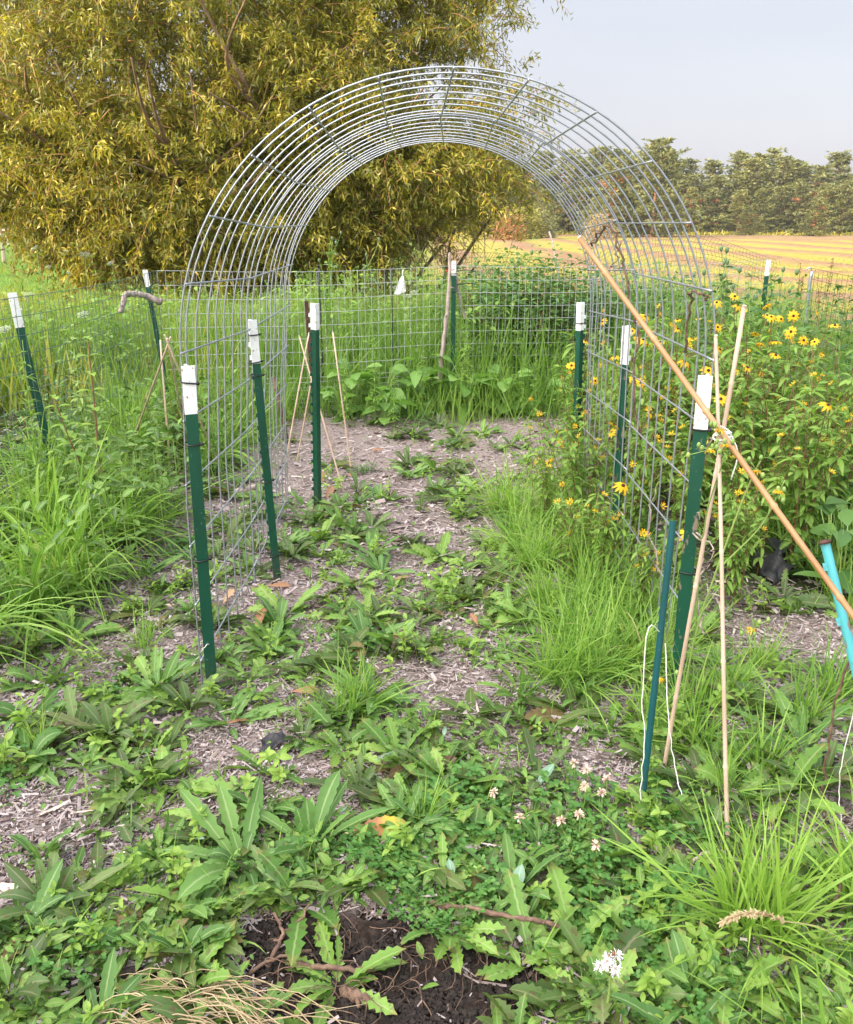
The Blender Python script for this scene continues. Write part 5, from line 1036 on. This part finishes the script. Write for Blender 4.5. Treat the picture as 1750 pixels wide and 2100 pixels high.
stick('dark_root', 'thick dark dead root sticking up from the dug soil', [G(540, 2010, .0), G(560, 1960, .05), G(580, 1910, .07), G(560, 1870, .08)], .006, .003, 'stick', nub=3, extra=[([G(575, 1925, .06), G(620, 1880, .07), G(640, 1850, .07)], .004), ([G(500, 2000, .03), G(570, 1965, .05), G(640, 1950, .06)], .005)])
stick('broken_stem', 'upright broken brown stem at the bottom left', [G(470, 1985, .0), G(455, 1930, .04), G(438, 1870, .07)], .005, .0035, 'stick', nub=3)
stick('split_root', 'thick split root half buried in the dug soil', [G(700, 2035, .02), G(750, 2050, .03), G(790, 2075, .01)], .013, .010, 'stick', nub=2)
stick('dark_vine', 'dark dead vine hanging at the right edge by the turquoise stake', [G(1625, 1920, .02), G(1730, 1820, .10), PY(1690, 1650, 1.95), PY(1700, 1520, 1.98), PY(1745, 1340, 1.98), PY(1765, 1290, 1.98)], .004, .003, 'stick', nub=8, k=36, wob=.005)
stick('grey_rod', 'grey weathered stalk lying across the weeds at the right edge', [G(1400, 1800, .04), G(1560, 1810, .05), G(1760, 1822, .06)], .0045, .0055, 'deadwood', nub=2)
stick('twisted_stalk', 'twisted pale dead stalk lying left of the big tussock', [G(1325, 1725, .03), G(1370, 1755, .05), G(1410, 1790, .04), G(1440, 1750, .06), G(1500, 1775, .04), G(1550, 1800, .03)], .005, .004, 'deadwood', nub=4, k=26, wob=.003)
stick('climbing_vine', 'dead dark vine climbing the right wires of the arch', [PY(1215, 505, 3.95), PY(1228, 480, 3.8), PY(1252, 463, 3.6), PY(1270, 510, 3.55), PY(1290, 600, 3.5), PY(1305, 680, 3.46), PY(1300, 780, 3.46), PY(1310, 900, 3.46)], .0045, .005, 'stick', nub=10, k=44, wob=.006, extra=[([PY(1275, 500, 3.55), PY(1262, 530, 3.5), PY(1250, 550, 3.5)], .003), ([PY(1235, 478, 3.75), PY(1222, 495, 3.8), PY(1205, 495, 3.85)], .0025)])
stick('withered_tendril', 'withered tendril curled on the outer right arch wire', [PY(1405, 720, 2.62), PY(1410, 650, 2.6), PY(1418, 605, 2.56), PY(1432, 600, 2.55), PY(1448, 606, 2.53), PY(1450, 618, 2.52)], .004, .003, 'stick', nub=5, k=22, wob=.005)
stick('frayed_vine', 'frayed pale dead vine hanging by the front right post', [PY(1450, 900, 2.5), PY(1440, 980, 2.5), PY(1430, 1060, 2.5), PY(1440, 1150, 2.48), PY(1425, 1230, 2.48), PY(1445, 1300, 2.47)], .003, .0035, 'deadwood', nub=14, k=40, wob=.008, extra=[([PY(1435, 1100, 2.48), PY(1462, 1130, 2.45), PY(1448, 1170, 2.46)], .003), ([PY(1440, 1200, 2.47), PY(1480, 1240, 2.44), PY(1475, 1290, 2.44)], .0025), ([PY(1350, 1180, 2.9), PY(1330, 1060, 2.9), PY(1345, 1000, 2.9)], .003)])
for (x, y, L, W_, az, lab) in ((30, 1853, .10, .026, .05, 'white split wood chip at the left edge'), (118, 1693, .075, .012, .8, 'long pale splinter on the bare left soil'), (175, 1697, .06, .006, .3, 'thin white splinter beside the long pale one'), (240, 1780, .05, .012, .2, 'tan wood chip left of the tall weeds'), (1475, 1215, .05, .02, .2, 'pale stone-like chip behind the tripod canes'), (490, 1690, .05, .014, 1.0, 'split pale chip in the front mulch patch'), (735, 1280, .05, .02, .3, 'pinkish bark flake in the path'), (530, 1228, .05, .013, .2, 'orange bark flake by the second left post')):
    p_ = G(x, y); o = ob('wood_chip', None); COL.objects.unlink(o); bpy.data.objects.remove(o)
    n = 9; t_ = np.linspace(-1, 1, n); wv = W_ * (.55 + .45 * np.cos(t_ * 1.2)) * RG.uniform(.75, 1.2, n); P = np.stack([t_ * L * .5, RG.normal(0, W_ * .06, n), .006 + RG.normal(0, .001, n)], 1)
    V, F, C = tubes(P[None], (wv * .5)[None], 8); V = V * [1, 1, .35] + [0, 0, .004]
    o = ob('wood_chip', mk('wood_chip', V, F, C, [M['chipwood']])); o.location = (p_.x, p_.y, float(gh(p_.x, p_.y)) + .006); o.rotation_euler = (random.gauss(0, .15), random.gauss(0, .1), az); tag(o, lab, 'wood chip')
def scrap(label, x, y, sx, sy, rz, amp, name='fabric_scrap', upz=.02):
    us = np.linspace(-1, 1, 14); U_, V_ = np.meshgrid(us, us); r_ = 1 + .22 * np.sin(np.arctan2(V_, U_) * 3 + x); P = np.stack([U_ * sx * r_, V_ * sy * r_, amp * (np.sin(U_ * 5 + 1.3 * V_) * .5 + np.cos(V_ * 4 - U_ * 3) * .5) + upz * (1 + U_)], -1)
    p_ = G(x, y); o = ob(name, mk(name, P, quads_grid(14, 14), None, [M['fabric']])); o.location = (p_.x, p_.y, float(gh(p_.x, p_.y)) + amp); o.rotation_euler = (.35, 0, rz); tag(o, label, 'fabric', 'black fabric scraps')
scrap('crumpled black fabric scrap poking out of the mulch path', 562, 1558, .040, .026, .4, .012)
scrap('small torn black fabric tag under the bright grass', 1197, 1418, .022, .035, .3, .012)
scrap('torn black fabric sheet on the compost heap', 1580, 1195, .075, .075, .5, .035, upz=.03); scrap('dark flap of fabric behind the turquoise stake', 1640, 1150, .12, .05, -.2, .025)
o = ob('drip_line', MB().add(tube_path([G(575, 1575, .02), G(610, 1605, .025), G(650, 1640, .015), G(665, 1650, .0)], .003, 6, 14)).mesh('drip_line', [M['fabric']])); tag(o, 'short thin black line running from the black fabric scrap', 'cord')
for pth, lab in (([st1 - Vector((.01, .03, .30)), PY(1330, 1290, 1.94), PY(1318, 1420, 1.92), PY(1322, 1520, 1.9), PY(1315, 1610, 1.88), G(1310, 1690, .03), G(1330, 1730, .02)], 'white twine hanging down along the dark stake'), ([PY(1366, 1320, 2.1), PY(1372, 1480, 2.0), PY(1390, 1600, 1.95), G(1420, 1700, .05), G(1470, 1750, .03)], 'white twine sagging from the tied canes to the ground'), ([PY(1760, 1420, 1.9), PY(1728, 1560, 1.9), PY(1722, 1640, 1.9), G(1735, 1720, .03), G(1760, 1740, .03)], 'white twine trailing at the right edge'), ([G(360, 1390, .02), G(395, 1365, .05), PY(418, 1330, 2.5), PY(430, 1318, 2.55)], 'tan string tied to the foot of the nearest left post')):
    o0 = np.array(pth[0]); c_ = bez([np.array(q_) for q_ in pth], 26) - o0; o = ob('garden_twine', MB().add(tubes((c_ + RG.normal(0, .0015, c_.shape))[None], .0015, 5)).mesh('garden_twine', [M['twine']])); o.location = o0; tag(o, lab, 'twine', 'lengths of garden twine')
# matted straw at the bottom left
mb = MB()
for i in range(90):
    x, y = random.uniform(150, 480), random.uniform(2020, 2120); p_ = np.array(G(x, y, .05)); a = random.gauss(-.15, .25); L = random.uniform(.12, .34); mb.add(tube_path([p_, p_ + [L * .5 * math.cos(a), L * .5 * math.sin(a) * .6, random.uniform(0, .05)], p_ + [L * math.cos(a), L * math.sin(a) - .02, random.uniform(-.03, .02)]], random.uniform(.0008, .0018), 4, 7))
tag(ob('straw', mb.mesh('straw', [M['dry']])), 'matted dry straw at the bottom left edge', None, kind='stuff')
p_ = G(1645, 1098); rng = np.random.default_rng(3); u = norm(rng.normal(0, 1, (700, 3))); u[:, 2] = np.abs(u[:, 2])
o = ob('leaf_heap', MB().add(blades(u * [.085, .07, .085] * rng.uniform(.7, 1, (700, 1)), u + rng.normal(0, .5, (700, 3)), .03, .014, .1, OVATE, .3, 0, None)).mesh('leaf_heap', [M['rust_leaf']])); o.location = (p_.x, p_.y, .02); tag(o, 'small rounded heap of tan dead leaves behind the turquoise stake', 'leaf heap')

# ------------------------------------------------------------------ willow
wl = thing('willow_tree', 'big many-stemmed willow with golden green leaves behind the arch', 'tree', (-2.2, 13.6, 0))
W0 = np.array([-2.2, 13.6, 0.0]); rng = np.random.default_rng(77)
ELL = [((-3.7, 13.6, 3.7), (3.5, 2.6, 3.3), 2300), ((-6.5, 13.6, 3.1), (2.0, 1.7, 1.45), 700), ((-0.75, 13.7, 3.7), (2.2, 1.9, 2.4), 950), ((-3.2, 14.2, 6.0), (4.2, 2.8, 2.6), 1100), ((-0.4, 13.8, 5.4), (1.75, 1.9, 2.0), 560),
       ((-3.9, 12.4, 1.85), (2.3, 1.2, .95), 950), ((-.45, 13.0, 2.15), (1.75, 1.2, .85), 620), ((-1.9, 12.9, 2.9), (1.7, 1.3, 1.1), 560), ((-5.4, 12.7, 2.3), (1.6, 1.0, 1.0), 420), ((-1.6, 13.9, 2.0), (1.2, .8, .9), 260), ((-3.6, 12.2, 1.35), (2.2, .8, .60), 620), ((-1.5, 13.0, 1.6), (1.3, .7, .75), 330), ((-1.3, 14.2, 1.9), (1.6, .8, .9), 350), ((-6.6, 13.2, 4.3), (1.2, 1.2, 1.2), 160), ((-4.6, 12.3, 3.6), (1.8, 1.0, 1.6), 420)]
bark, twg = MB(), MB()
limbs = []
for i, (az, el, L) in enumerate([(2.9, 1.05, 5.6), (2.3, .75, 5.2), (3.6, .8, 4.6), (.3, .75, 3.0), (.9, 1.1, 4.4), (1.6, 1.25, 6.5), (-.6, 1.0, 3.4), (-1.6, .9, 4.2), (3.1, .45, 4.4), (4.4, .7, 4.0), (.05, .35, 2.7), (2.6, .42, 5.0)]):
    b_ = np.array([math.cos(az) * .25, math.sin(az) * .2, 0]); d_ = np.array([math.cos(az) * math.cos(el), math.sin(az) * math.cos(el) * .7, math.sin(el)])
    c_ = bez([b_, b_ + d_ * L * .35 + [0, 0, .15], b_ + d_ * L * .7 + rng.normal(0, .2, 3), b_ + d_ * L + [0, 0, -.15 * L * (el < .6)]], 18); r_ = .13 * rng.uniform(.75, 1.2)
    bark.add(tubes(c_[None], np.linspace(r_, .02, 18)[None] , 8)); limbs.append(c_)
    for j in range(9):
        k = int(rng.integers(5, 17)); a2 = az + rng.normal(0, 1.0); e2 = rng.uniform(.1, 1.2); L2 = rng.uniform(.9, 2.2)
        e_ = c_[k] + np.array([math.cos(a2) * math.cos(e2), math.sin(a2) * math.cos(e2), math.sin(e2)]) * L2; cb = bez([c_[k], (c_[k] + e_) / 2 + rng.normal(0, .12, 3), e_], 9)
        bark.add(tubes(cb[None], np.linspace(.032, .010, 9)[None], 6)); limbs.append(cb)
bark.add(tubes(np.array([[0, 0, -.2], [0, 0, .2], [.05, 0, .6]])[None], np.array([[.5, .42, .3]]), 8))
TP, TD, TL = [], [], []
for c_, r_, n in ELL:
    c_ = np.array(c_) - W0; r_ = np.array(r_); u = norm(rng.normal(0, 1, (n, 3))); q_ = rng.uniform(.25, 1, n)[:, None] ** .55
    lump = (1 + .16 * np.sin(u[:, 0] * 5 + c_[0]) * np.sin(u[:, 1] * 4 + 1) + .14 * np.sin(u[:, 2] * 7 + c_[2]))[:, None]
    P = c_ + u * r_ * q_ * lump; out = norm(P - np.array([0, 0, 1.2])); d_ = norm(out * .7 + rng.normal(0, .75, (n, 3)) + [0, 0, .05])
    TP.append(P); TD.append(d_); TL.append(rng.uniform(.3, .8, n))
TP, TD, TL = np.concatenate(TP), np.concatenate(TD), np.concatenate(TL)
wx, wy, wz = (TP + W0).T
k = (wz > .85 + .95 * (1 - sm(-6.0, -4.6, wx))) & (rng.uniform(0, 1, len(wx)) > .85 * np.exp(-(((wx + 5.9) / .7) ** 2 + ((wz - 4.1) / .55) ** 2))) 
hole = np.exp(-(((wx + .2) / .9) ** 2 + ((wz - 3.2) / .5) ** 2)) * .45 + np.exp(-(((wx + 6.3) / .6) ** 2 + ((wz - 3.6) / .5) ** 2)) * .7
k &= rng.uniform(0, 1, len(wx)) > hole
TP, TD, TL = TP[k], TD[k], TL[k]; nT = len(TP)
tt = np.linspace(0, 1, 5); sagv = rng.uniform(.1, .55, nT)
TW = TP[:, None] + TD[:, None] * TL[:, None, None] * tt[None, :, None]; TW[..., 2] -= (TL * sagv)[:, None] * tt ** 2
twg.add(tubes(TW, np.linspace(.0075, .002, 5)[None], 4, caps=False))
NL = 58; fl = rng.uniform(.08, 1.02, (nT, NL)); Pl = TP[:, None] + TD[:, None] * (TL[:, None] * fl)[..., None]; Pl[..., 2] -= (TL * sagv)[:, None] * fl ** 2
Dl = norm(TD[:, None] * .3 + rng.normal(0, .8, (nT, NL, 3)) + [0, 0, -.15]); rr = np.clip(rng.uniform(0, .6, (nT, 1)) + rng.uniform(-.25, .35, (nT, NL)), 0, .93); rr[rng.uniform(0, 1, rr.shape) < .02] = .99
Pl = Pl + rng.normal(0, .05, Pl.shape); Pl, Dl, rr = Pl.reshape(-1, 3), Dl.reshape(-1, 3), rr.ravel(); n = len(Pl)
lv = MB().add(blades(Pl, Dl, rng.uniform(.06, .105, n), rng.uniform(.016, .025, n), rng.uniform(.0, .6, n), WILL, 0, rng.normal(0, .9, n), rr, 2, 0, rng))
ob('trunk', bark.mesh('trunk', [M['willow_bark']]), wl); ob('twigs', twg.mesh('twigs', [M['twig']]), wl); ob('crown', lv.mesh('crown', [M['willow']]), wl)
bm_ = MB()
for i in range(46):
    x0 = rng.uniform(-.9, 1.2); z0 = rng.uniform(1.5, 2.2); b_ = np.array([x0, 12.9 + rng.uniform(-.4, .4), z0]) - W0
    bm_.add(tube_path([b_, b_ + [rng.normal(.1, .2), 0, -.25], b_ + [rng.normal(.15, .3), 0, -rng.uniform(.4, .95)]], .006, 4, 7, .0025, wob=.015))
ob('bare_twigs', bm_.mesh('bare_twigs', [M['bark']]), wl)

# ------------------------------------------------------------------ pines of the far treeline
def pine_parts(seed, H=9.0, R_=2.3, dead=.05):
    rng = np.random.default_rng(seed); tr, lv = MB(), MB()
    bend = rng.normal(0, .15, 2); ax = lambda z: np.stack([bend[0] * np.sin(z / H * 3), bend[1] * np.sin(z / H * 2.4), z], -1)
    z_ = np.linspace(-.2, H * .97, 14); tr.add(tubes(ax(z_)[None], np.linspace(.17, .025, 14)[None], 6, .5))
    P, D, isd, nb_ = [], [], [], 0
    z = .35
    while z < H * .98:
        f = z / H; Rb = R_ * (1 - f) ** .8 * (.88 + .17 * math.sin(seed + z * 2.3)) + .30; nb = int(rng.integers(6, 10)); a0 = rng.uniform(0, 6.28)
        for j in range(nb):
            a = a0 + j * 6.283 / nb + rng.normal(0, .3); L = Rb * rng.uniform(.55, 1.15); up_ = .10 + .55 * f + rng.normal(0, .12); d_ = np.array([math.cos(a), math.sin(a), up_])
            b_ = ax(np.array(z)); e_ = b_ + d_ * L; nb_ += 1; isdead = dead > .09 and .15 < f < .75 and L < 1.9 and rng.uniform() < dead * 1.3 and nb_ or 0
            if j % 2 == 0 or isdead: tr.add(seg(b_, e_, .035, 4, .5, 2, .012))
            nt_ = max(6, int(L * 8)); fr = rng.uniform(.2, 1.05, nt_) ** .8
            P.append(b_ + d_ * (L * fr)[:, None] + rng.normal(0, 1, (nt_, 3)) * [.16, .16, .07]); D.append(np.repeat(d_[None], nt_, 0)); isd.append(np.full(nt_, int(isdead)))
        z += rng.uniform(.40, .62)
    P, D, isd = np.concatenate(P), np.concatenate(D), np.concatenate(isd)
    boughs = []
    for b_ in np.unique(isd):
        sel = isd == b_; m = sel.sum(); mbx = lv if b_ == 0 else MB()
        if b_: boughs.append(mbx)
        if not m: continue
        q_ = 4; Pq = np.repeat(P[sel], q_, 0); Dq = norm(np.repeat(D[sel], q_, 0) * .5 + rng.normal(0, .6, (m * q_, 3)) + [0, 0, .35]); n = m * q_
        mbx.add(blades(Pq, Dq, rng.uniform(.2, .42, n), rng.uniform(.10, .19, n), .15, np.array([.35, 1, .25]), 0, rng.normal(0, .8, n), np.clip(rng.uniform(0, .7, n) + .3 * np.repeat(rng.uniform(0, 1, m), q_), 0, 1), 2, 0, rng))
    out = [('trunk', tr.mesh('trunk', [M['pine_bark']])), ('crown', lv.mesh('crown', [M['pine']]))]
    out += [('dead_bough', x_.mesh('dead_bough', [M['pinedead']])) for x_ in boughs]
    return out
PV = [pine_parts(800 + i, 9.0, 2.7 + .25 * (i % 4), [.03, .12, .05, .0, .20, .06, .10][i]) for i in range(7)]
ORD = ['leftmost', 'second', 'third', 'fourth', 'fifth', 'sixth', 'seventh', 'eighth', 'ninth', 'tenth', 'eleventh', 'twelfth', 'thirteenth', 'fourteenth', 'fifteenth', 'sixteenth', 'seventeenth', 'eighteenth', 'nineteenth', 'twentieth', 'twenty-first', 'twenty-second', 'twenty-third', 'twenty-fourth', 'twenty-fifth', 'twenty-sixth', 'twenty-seventh', 'twenty-eighth', 'twenty-ninth', 'thirtieth']
def put_pine(x, y, s, v, label, group='pines of the far treeline', wide=1.0):
    t_ = thing('pine_tree', label, 'tree', (x, y, 0), random.uniform(0, 6.28), group); t_.scale = (s * wide, s * wide, s)
    for pn, me in PV[v]: ob(pn, me, t_)
    return t_
for ri, (Y, x0, x1, n, hs) in enumerate([(99, 2, 60, 27, .60), (104, 0, 64, 28, .84), (110, -2, 68, 28, 1.0)]):
    for i in range(n):
        x = x0 + (x1 - x0) * (i + random.uniform(-.3, .3)) / (n - 1); v = random.randrange(7); y = Y + random.uniform(-1.5, 1.5)
        if ri == 0: y -= max(0, (x - 20)) * .10
        look = 'pine with rust-red dead boughs' if v in (1, 4, 6) else 'grey-green pine'
        sc_ = hs * random.uniform(.82, 1.10)
        put_pine(x, y, sc_, v, f'{look}, {ORD[i]} from the left in the {["front", "middle", "rear"][ri]} row of the treeline', wide=random.uniform(1.35, 1.8))
p_ = PY(1340, 470, 84); put_pine(p_.x, 84, .95, 3, 'tall yellow-green pine standing forward of the treeline, seen through the arch', wide=1.5)
p_ = PY(1252, 465, 86); put_pine(p_.x, 86, .78, 1, 'shorter pine with dead lower boughs, left of the forward yellow-green pine', wide=1.5)
for i, (x, y, s) in enumerate([(12, 92, .5), (16.5, 93, .3), (24, 91, .3), (32, 90, .32), (38, 88, .4), (45, 89, .35), (51, 87, .42)]):
    put_pine(x, y, s, (i * 2) % 7, f'young low pine at the field edge, {ORD[i]} from the left', 'young pines at the field edge', wide=1.5)
for i in range(9):
    put_pine(-46 + i * 3.4, 78 + random.uniform(-4, 4), random.uniform(.8, 1.05), i % 4, f'blue-green tree beyond the rail fence, {ORD[i]} from the left', 'trees beyond the rail fence', 1.3)
for i, (x, y, s) in enumerate([(-33, 20, 1.2), (-36, 25, 1.3), (-30, 15.5, 1.1), (-40, 31, 1.3)]):
    put_pine(x, y, s, i, f'pine outside the photo shading the lawn, {ORD[i]} from the near end', 'pines at the lawn edge', 1.2)
# undergrowth at the foot of the treeline
n = 9000; x, y = RG.uniform(0, 62, n), RG.uniform(94, 98, n) - np.clip((RG.uniform(0, 62, n) - 20) * 0, 0, 1)
az = RG.uniform(0, 6.283, n); e = RG.uniform(.7, 1.5, n)
tag(ob('undergrowth', MB().add(blades(np.stack([x, y - np.maximum(0, x - 20) * .1, 0 * x], 1), np.stack([np.cos(az) * np.cos(e), np.sin(az) * np.cos(e), np.sin(e)], 1), RG.uniform(.3, 1.1, n) * wob2(x * .5, y), RG.uniform(.05, .14, n), .3, np.array([.8, 1, .1]), .1, RG.normal(0, 1, n), None, 2)).mesh('undergrowth', [M['willow']])), 'rough green undergrowth along the foot of the treeline', None, kind='stuff')
# hay stubble and loose hay on the field
n = 26000; x = RG.uniform(-1, 42, n); y = 10.8 + 26 * RG.uniform(0, 1, n) ** 1.7; k = (np.abs(x) < y * .56 + 1); x, y = x[k], y[k]; n = len(x)
qx, qy = np.abs(x - 42) - 26, np.abs(y - 57) - 26; dd2 = np.hypot(np.maximum(qx, 0), np.maximum(qy, 0)) + np.minimum(np.maximum(qx, qy), 0) - 14
rg = np.clip(np.sin(2 * math.pi * dd2 / 4.6 + .8 * np.sin(x * .21) + .5 * np.sin(y * .33)), -.2, 1)
az = RG.uniform(0, 6.283, n); isr = rg > .2; e = np.where(isr, RG.uniform(.0, .5, n), RG.uniform(.4, 1.5, n))
m, t, p = mat('hay'); at = lf_attr(t); lnk(t, ramp(t, at[0], [(0, (.15, .20, .03)), (.3, (.27, .26, .055)), (.5, (.36, .32, .09)), (.6, (.27, .17, .10)), (1, (.40, .27, .17))]).outputs[0], p.inputs['Base Color']); p.inputs['Roughness'].default_value = .9; M['hay'] = m
tag(ob('hay_stubble', MB().add(blades(np.stack([x, y, .09 * np.clip(rg, 0, 1)], 1), np.stack([np.cos(az) * np.cos(e), np.sin(az) * np.cos(e), np.sin(e)], 1), RG.uniform(.08, .22, n), RG.uniform(.5, 1, n) * (.006 + .0003 * y), .2, np.array([1, .9, .2]), 0, RG.normal(0, .8, n), np.where(isr, RG.uniform(.5, 1, n), RG.uniform(0, .55, n)), 2)).mesh('hay_stubble', [M['hay']])), 'cut stubble and loose raked hay on the mown field', None, kind='stuff')
# rail fence, small trees on the lawn
r = thing('rail_fence', 'low wooden rail fence at the far edge of the lawn', 'fence', (-31, 60, 0))
mb = MB()
for z in (1.38, .93): mb.add(box((0, -.09, z), (12, .03, .07)))
ob('rails', mb.mesh('rails', [M['rail']], False), r)
for i in range(9): ob('post', MB().add(box((-11.6 + i * 2.9, 0, .78), (.07, .055, .80))).mesh('post', [M['rail']], False), r)
def small_tree(label, x, y, zc, rz_, rx, mt, n, leaf, trm, bare=6):
    rng = np.random.default_rng(int(abs(x * 10))); tr, lv = MB(), MB(); tr.add(tube_path([(0, 0, -.1), (.05, 0, zc * .5), (0, 0, zc + rz_ * .6)], .09, 6, 10, .03))
    for i in range(bare + 14): a = rng.uniform(0, 6.283); z = rng.uniform(.55 if i < bare else zc - rz_, zc + .3 * rz_); L = rng.uniform(.5, 1) * rx; tr.add(tube_path([(0, 0, z), (L * .5 * math.cos(a), L * .5 * math.sin(a), z + .15), (L * math.cos(a), L * math.sin(a), z + .3)], .025, 4, 6, .008))
    u = norm(rng.normal(0, 1, (n, 3))); q_ = rng.uniform(.2, 1, (n, 1)) ** .5; lump = 1 + .25 * np.sin(u[:, :1] * 6) * np.sin(u[:, 2:] * 5)
    lv.add(blades(u * [rx, rx, rz_] * q_ * lump + [0, 0, zc], norm(rng.normal(0, 1, (n, 3)) + [0, 0, -.3]), rng.uniform(.6, 1.2, n) * leaf, leaf * .45, .3, np.array([.3, 1, .2]), 0, rng.normal(0, 1, n), None, 2))
    leafy('small_tree', label, 'tree', (x, y, 0), [('trunk', tr.mesh('trunk', [M[trm]])), ('crown', lv.mesh('crown', [M[mt]]))], 'small trees on the lawn', 0.0)
p_ = PY(8, 500, 34); small_tree('small dead tree with rusty orange leaves at the left edge', p_.x - .1, 34, 2.15, .95, .75, 'pinedead', 900, .16, 'rail', 2)
p_ = PY(92, 500, 41); small_tree('young tree with dark bare lower boughs on the shaded lawn', p_.x, 41, 3.2, 1.4, 1.7, 'bush', 2200, .24, 'willow_bark', 10)
p_ = PY(40, 300, 48); small_tree('leafy tree behind the dead orange one on the lawn', p_.x - 1, 48, 4.2, 3.0, 2.6, 'willow', 4200, .28, 'willow_bark', 2)
# shrubs at the end of the treeline behind the willow
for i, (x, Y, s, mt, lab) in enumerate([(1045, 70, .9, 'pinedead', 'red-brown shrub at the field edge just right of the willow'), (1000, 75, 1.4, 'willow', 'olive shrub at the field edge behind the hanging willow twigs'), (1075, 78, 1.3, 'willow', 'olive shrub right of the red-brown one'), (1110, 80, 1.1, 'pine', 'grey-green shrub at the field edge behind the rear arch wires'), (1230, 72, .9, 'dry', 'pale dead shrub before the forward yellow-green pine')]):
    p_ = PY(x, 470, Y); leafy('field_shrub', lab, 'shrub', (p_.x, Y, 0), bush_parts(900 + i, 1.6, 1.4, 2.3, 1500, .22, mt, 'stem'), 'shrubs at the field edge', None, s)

# ------------------------------------------------------------------ added unseen building behind and left of the camera, placed to shade the garden
br_ = thing('added_barn', 'added unseen red board building behind the camera, put there to shade the garden', 'added_barn', (-16.5, -6.2, 0))
hw, hl, ev, rd = 4.2, 9.0, 5.0, 8.2
V = [(-hw, -hl, -.2), (hw, -hl, -.2), (hw, hl, -.2), (-hw, hl, -.2), (-hw, -hl, ev), (hw, -hl, ev), (hw, hl, ev), (-hw, hl, ev), (0, -hl, rd), (0, hl, rd), (0, -hl, ev), (0, hl, ev)]
ob('wall', mk('wall', V, [(0, 1, 5, 4), (1, 2, 6, 5), (2, 3, 7, 6), (3, 0, 4, 7), (4, 10, 8, 4), (10, 5, 5, 8), (6, 11, 9, 6), (11, 7, 7, 9)][:4], None, [M['wall']], smooth=False), br_)
def slab(a, b_, c_, d_, th):
    a, b_, c_, d_ = map(np.array, (a, b_, c_, d_)); n_ = norm(np.cross(b_ - a, d_ - a)) * th
    return np.array([a, b_, c_, d_, a + n_, b_ + n_, c_ + n_, d_ + n_]), np.array([[3, 2, 1, 0], [4, 5, 6, 7], [0, 1, 5, 4], [1, 2, 6, 5], [2, 3, 7, 6], [3, 0, 4, 7]]), None
o_ = .35; mb = MB(); mb.add(slab((hw + o_, -hl - o_, ev - .25), (hw + o_, hl + o_, ev - .25), (0, hl + o_, rd + .03), (0, -hl - o_, rd + .03), .12)); mb.add(slab((-hw - o_, hl + o_, ev - .25), (-hw - o_, -hl - o_, ev - .25), (0, -hl - o_, rd + .03), (0, hl + o_, rd + .03), .12))
ob('roof', mb.mesh('roof', [M['roofing']], False), br_)
mb = MB()
for s in (-1, 1): mb.add(slab((-hw * s, s * (hl - .02), ev), (hw * s, s * (hl - .02), ev), (.03 * s, s * (hl - .02), rd), (-.03 * s, s * (hl - .02), rd), -.06))
ob('gable', mb.mesh('gable', [M['wall']], False), br_)
d_ = ob('door', MB().add(box((hw + .06, 2, 1.5), (.05, 1.5, 1.6))).mesh('door', [M['rail']], False), br_); ob('handle', MB().add(box((hw + .14, .9, 1.2), (.03, .03, .15))).mesh('handle', [M['tie']], False), d_)
for y in (-6, -2.5, 6): w_ = ob('window', MB().add(box((hw + .03, y, 2.0), (.05, .55, .65))).mesh('window', [M['rail']], False), br_); ob('pane', MB().add(box((hw + .085, y, 2.0), (.01, .45, .55))).mesh('pane', [M['glass']], False), w_)

# ------------------------------------------------------------------ evening haze over the fields
m = bpy.data.materials.new('haze'); m.use_nodes = True; t = m.node_tree; t.nodes.clear()
vo = t.nodes.new('ShaderNodeVolumePrincipled'); vo.inputs['Color'].default_value = (.9, .92, 1, 1); vo.inputs['Density'].default_value = .00045; vo.inputs['Anisotropy'].default_value = .2
mo = t.nodes.new('ShaderNodeOutputMaterial'); t.links.new(vo.outputs[0], mo.inputs['Volume'])
V, F, C = box((10, 50, 6), (90, 90, 7.5)); hz_ = ob('haze', mk('haze', V, F, None, [m], smooth=False)); tag(hz_, 'thin pale evening haze over the field', None, kind='stuff')
